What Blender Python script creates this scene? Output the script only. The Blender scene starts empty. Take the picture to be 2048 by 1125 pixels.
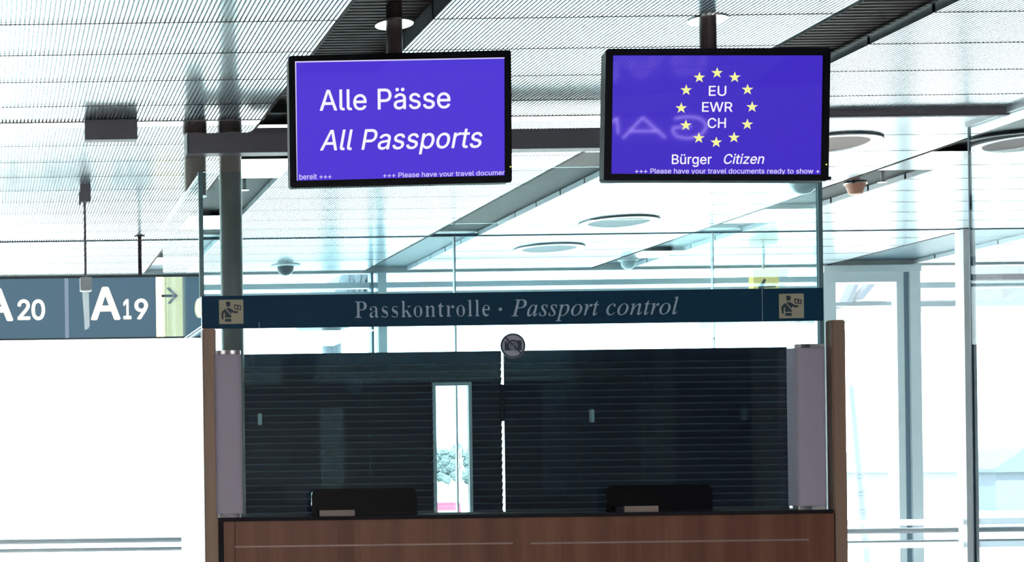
import bpy, bmesh, math, random, json
from mathutils import Vector, Matrix, Euler
random.seed(7)
scene = bpy.context.scene
COL = scene.collection
# ------------------------------------------------------------------ camera, sky, fill lights, exposure
CAMZ, CEIL, ROLL, FPX = 1.5, 3.62, 0.0135, 3000.0
cam_data = bpy.data.cameras.new('Camera')
cam_data.sensor_width = 36.0
cam_data.lens = 36.0 * FPX / 2048.0
cam_data.shift_x = (1024 + 20) / 2048.0
cam_data.shift_y = (950 - 562.5) / 2048.0
cam_data.clip_start, cam_data.clip_end = 0.1, 3000
cam = bpy.data.objects.new('Camera', cam_data)
COL.objects.link(cam)
cam.matrix_world = Matrix.Translation((0, 0, CAMZ)) @ Matrix.Rotation(math.pi / 2, 4, 'X') @ Matrix.Rotation(-ROLL, 4, 'Z')
scene.camera = cam

world = bpy.data.worlds.new('World')
scene.world = world
world.use_nodes = True
wn = world.node_tree.nodes
wn['Background'].inputs[0].default_value = (0.93, 0.97, 1.0, 1)
wn['Background'].inputs[1].default_value = 8.5

def fill_light(name, loc, sx, sy, power, color):
    l = bpy.data.lights.new(name, 'AREA')
    l.shape, l.size, l.size_y, l.energy, l.color = 'RECTANGLE', sx, sy, power, color
    o = bpy.data.objects.new(name, l)
    o.location = loc
    COL.objects.link(o)
    return o
fill_light('front_fill', (1.0, -3.2, 3.55), 1.4, 2.8, 450, (1.0, 0.93, 0.86))  # added fill for the booth front, out of view and without a fixture
fill_light('front_fill', (5.0, -3.2, 3.55), 1.4, 2.8, 450, (1.0, 0.93, 0.86))

sun_data = bpy.data.lights.new('sun', 'SUN')
sun_data.energy, sun_data.angle, sun_data.color = 24.0, math.radians(0.6), (1.0, 0.97, 0.92)
sun = bpy.data.objects.new('sun', sun_data)
sun.rotation_euler = (math.radians(40), 0, math.radians(-25))
COL.objects.link(sun)

vs = scene.view_settings
scene.display_settings.display_device = 'sRGB'
vs.view_transform = 'Standard'
vs.look = 'None'
vs.exposure = 0.0
vs.gamma = 1.0
vs.use_curve_mapping = False
scene.cycles.transparent_max_bounces = 32
scene.cycles.max_bounces = 10
scene.cycles.sample_clamp_indirect = 6.0

# ------------------------------------------------------------------ helpers
CA, SA = math.cos(ROLL), math.sin(ROLL)
def at(px, py, d):
    """the point of the place seen at a photo pixel, at distance d along the hall"""
    u, v = (px + 20) / FPX, (950 - py) / FPX
    return Vector(((u * CA + v * SA) * d, d, CAMZ + (v * CA - u * SA) * d))
def AX(px, py, d): return at(px, py, d).x
def AZ(px, py, d): return at(px, py, d).z

def srgb(r, g, b):
    f = lambda c: (c / 255 / 12.92) if c / 255 <= 0.04045 else ((c / 255 + 0.055) / 1.055) ** 2.4
    return (f(r), f(g), f(b), 1)

def new_mat(name):
    m = bpy.data.materials.new(name)
    m.use_nodes = True
    return m, m.node_tree.nodes, m.node_tree.links
def mat(name, col, rough=0.5, metal=0.0, spec=0.5, emit=None, estr=0.0, noise=0.0, nscale=20.0, bump=0.0, stretch=None):
    m, n, l = new_mat(name)
    b = n['Principled BSDF']
    b.inputs['Base Color'].default_value = col
    b.inputs['Roughness'].default_value = rough
    b.inputs['Metallic'].default_value = metal
    b.inputs['Specular IOR Level'].default_value = spec
    if emit:
        b.inputs['Emission Color'].default_value = emit
        b.inputs['Emission Strength'].default_value = estr
    if noise or bump:
        tc = n.new('ShaderNodeTexCoord'); mp = n.new('ShaderNodeMapping'); nz = n.new('ShaderNodeTexNoise')
        if stretch: mp.inputs['Scale'].default_value = stretch
        nz.inputs['Scale'].default_value = nscale
        nz.inputs['Detail'].default_value = 4
        l.new(tc.outputs['Object'], mp.inputs['Vector']); l.new(mp.outputs['Vector'], nz.inputs['Vector'])
        if noise:
            mx = n.new('ShaderNodeMix'); mx.data_type = 'RGBA'
            k = 1 - noise
            mx.inputs[6].default_value = (col[0] * k, col[1] * k, col[2] * k, 1)
            k = 1 + noise
            mx.inputs[7].default_value = (min(1, col[0] * k), min(1, col[1] * k), min(1, col[2] * k), 1)
            l.new(nz.outputs['Fac'], mx.inputs[0]); l.new(mx.outputs[2], b.inputs['Base Color'])
        if bump:
            bp = n.new('ShaderNodeBump'); bp.inputs['Strength'].default_value = bump; bp.inputs['Distance'].default_value = 0.002
            l.new(nz.outputs['Fac'], bp.inputs['Height']); l.new(bp.outputs['Normal'], b.inputs['Normal'])
    return m
def emis(name, col, s):
    m, n, l = new_mat(name)
    n.remove(n['Principled BSDF'])
    e = n.new('ShaderNodeEmission'); e.inputs[0].default_value = col; e.inputs[1].default_value = s
    l.new(e.outputs[0], n['Material Output'].inputs[0])
    return m
def glass(name, tint, r0=0.05):
    """flat pane: tinted see-through plus mirror reflection that grows towards grazing"""
    m, n, l = new_mat(name)
    n.remove(n['Principled BSDF'])
    tr = n.new('ShaderNodeBsdfTransparent'); tr.inputs[0].default_value = tint
    gl = n.new('ShaderNodeBsdfGlossy'); gl.inputs['Roughness'].default_value = 0.0
    gl.inputs[0].default_value = (0.95, 1, 1, 1)
    lw = n.new('ShaderNodeLayerWeight'); lw.inputs[0].default_value = 0.5
    pw = n.new('ShaderNodeMath'); pw.operation = 'POWER'; pw.inputs[1].default_value = 5
    ma = n.new('ShaderNodeMath'); ma.operation = 'MULTIPLY_ADD'; ma.inputs[1].default_value = 1 - r0; ma.inputs[2].default_value = r0
    mx = n.new('ShaderNodeMixShader')
    l.new(lw.outputs['Facing'], pw.inputs[0]); l.new(pw.outputs[0], ma.inputs[0]); l.new(ma.outputs[0], mx.inputs[0])
    l.new(tr.outputs[0], mx.inputs[1]); l.new(gl.outputs[0], mx.inputs[2]); l.new(mx.outputs[0], n['Material Output'].inputs[0])
    return m
def wood(name, c1, c2, scale=1.0):
    m, n, l = new_mat(name)
    b = n['Principled BSDF']; b.inputs['Roughness'].default_value = 0.42
    tc = n.new('ShaderNodeTexCoord'); mp = n.new('ShaderNodeMapping')
    mp.inputs['Scale'].default_value = (5 * scale, 5 * scale, 0.12)
    n1 = n.new('ShaderNodeTexNoise'); n1.inputs['Scale'].default_value = 1.6; n1.inputs['Detail'].default_value = 2
    mp2 = n.new('ShaderNodeMapping'); mp2.inputs['Scale'].default_value = (120, 120, 2.5)
    n2 = n.new('ShaderNodeTexNoise'); n2.inputs['Scale'].default_value = 1.0; n2.inputs['Detail'].default_value = 6
    ad = n.new('ShaderNodeMath'); ad.operation = 'MULTIPLY_ADD'; ad.inputs[1].default_value = 0.45
    rp = n.new('ShaderNodeValToRGB')
    rp.color_ramp.elements[0].position, rp.color_ramp.elements[0].color = 0.5, c1
    rp.color_ramp.elements[1].position, rp.color_ramp.elements[1].color = 0.95, c2
    l.new(tc.outputs['Object'], mp.inputs[0]); l.new(mp.outputs[0], n1.inputs['Vector'])
    l.new(tc.outputs['Object'], mp2.inputs[0]); l.new(mp2.outputs[0], n2.inputs['Vector'])
    l.new(n2.outputs['Fac'], ad.inputs[0]); l.new(n1.outputs['Fac'], ad.inputs[2])
    l.new(ad.outputs[0], rp.inputs[0]); l.new(rp.outputs[0], b.inputs['Base Color'])
    return m

class MB:
    def __init__(s): s.bm = bmesh.new()
    def box(s, a, b, bevel=0.0):
        lo = [min(p, q) for p, q in zip(a, b)]; hi = [max(p, q) for p, q in zip(a, b)]
        vs_ = [s.bm.verts.new((x, y, z)) for x in (lo[0], hi[0]) for y in (lo[1], hi[1]) for z in (lo[2], hi[2])]
        fs = [s.bm.faces.new([vs_[i] for i in f]) for f in ((0, 1, 3, 2), (4, 6, 7, 5), (0, 4, 5, 1), (2, 3, 7, 6), (0, 2, 6, 4), (1, 5, 7, 3))]
        if bevel:
            es = list({e for f in fs for e in f.edges})
            bmesh.ops.bevel(s.bm, geom=es, offset=bevel, segments=2, affect='EDGES')
        return s
    def prism(s, pts, y0, y1):
        """outline in x, z pushed from y0 to y1"""
        A = [s.bm.verts.new((p[0], y0, p[1])) for p in pts]; B = [s.bm.verts.new((p[0], y1, p[1])) for p in pts]
        n = len(pts)
        s.bm.faces.new(A); s.bm.faces.new(B[::-1])
        for i in range(n): s.bm.faces.new((A[i], B[i], B[(i + 1) % n], A[(i + 1) % n]))
        return s
    def lathe(s, prof, c=(0, 0, 0), seg=32, axis='Z', caps=True):
        """(radius, height) profile turned about an axis through c"""
        rings = []
        for r, h in prof:
            ring = []
            for i in range(seg):
                t = 2 * math.pi * i / seg
                p = (r * math.cos(t), r * math.sin(t), h) if axis == 'Z' else (r * math.cos(t), h, r * math.sin(t)) if axis == 'Y' else (h, r * math.cos(t), r * math.sin(t))
                ring.append(s.bm.verts.new((p[0] + c[0], p[1] + c[1], p[2] + c[2])))
            rings.append(ring)
        for a, b in zip(rings, rings[1:]):
            for i in range(seg): s.bm.faces.new((a[i], a[(i + 1) % seg], b[(i + 1) % seg], b[i]))
        if caps and prof[0][0] > 1e-6: s.bm.faces.new(rings[0])
        if caps and prof[-1][0] > 1e-6: s.bm.faces.new(rings[-1])
        return s
    def rod(s, a, b, r, seg=12, r2=None):
        a, b = Vector(a), Vector(b); d = (b - a).normalized()
        u = d.orthogonal().normalized(); w = d.cross(u)
        R = []
        for p, rr in ((a, r), (b, r2 or r)):
            R.append([s.bm.verts.new(p + u * (rr * math.cos(2 * math.pi * i / seg)) + w * (rr * math.sin(2 * math.pi * i / seg))) for i in range(seg)])
        for i in range(seg): s.bm.faces.new((R[0][i], R[0][(i + 1) % seg], R[1][(i + 1) % seg], R[1][i]))
        s.bm.faces.new(R[0][::-1]); s.bm.faces.new(R[1])
        return s
    def quad(s, *p):
        s.bm.faces.new([s.bm.verts.new(q) for q in p]); return s

def offset_of(o):
    v = Vector((0, 0, 0))
    while o is not None:
        v += o.location; o = o.parent
    return v
def link_mesh(name, me, m, parent=None, smooth=False, local=False):
    o = bpy.data.objects.new(name, me)
    COL.objects.link(o)
    if m is not None:
        me.materials.append(m)
    if smooth:
        for p in me.polygons: p.use_smooth = True
        try: me.set_sharp_from_angle(angle=math.radians(38))
        except Exception: pass
    if parent is not None:
        if not local:
            me.transform(Matrix.Translation(-offset_of(parent)))
        o.parent = parent
    return o
def obj(name, mb, m, parent=None, smooth=False, local=False):
    bmesh.ops.recalc_face_normals(mb.bm, faces=mb.bm.faces)
    me = bpy.data.meshes.new(name)
    mb.bm.to_mesh(me); mb.bm.free()
    return link_mesh(name, me, m, parent, smooth, local)
def tag(o, label, cat, group=None):
    o['label'] = label; o['category'] = cat
    if group: o['group'] = group
    return o
def thing(name, label, cat, loc, group=None):
    o = bpy.data.objects.new(name, None); COL.objects.link(o)
    o.location = loc; o.empty_display_size = 0.1
    return tag(o, label, cat, group)
def struct(o):
    o['kind'] = 'structure'; return o
def copy_tree(o, parent=None):
    c = o.copy(); COL.objects.link(c)
    if parent is not None: c.parent = parent
    for ch in list(o.children): copy_tree(ch, c)
    return c

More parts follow.
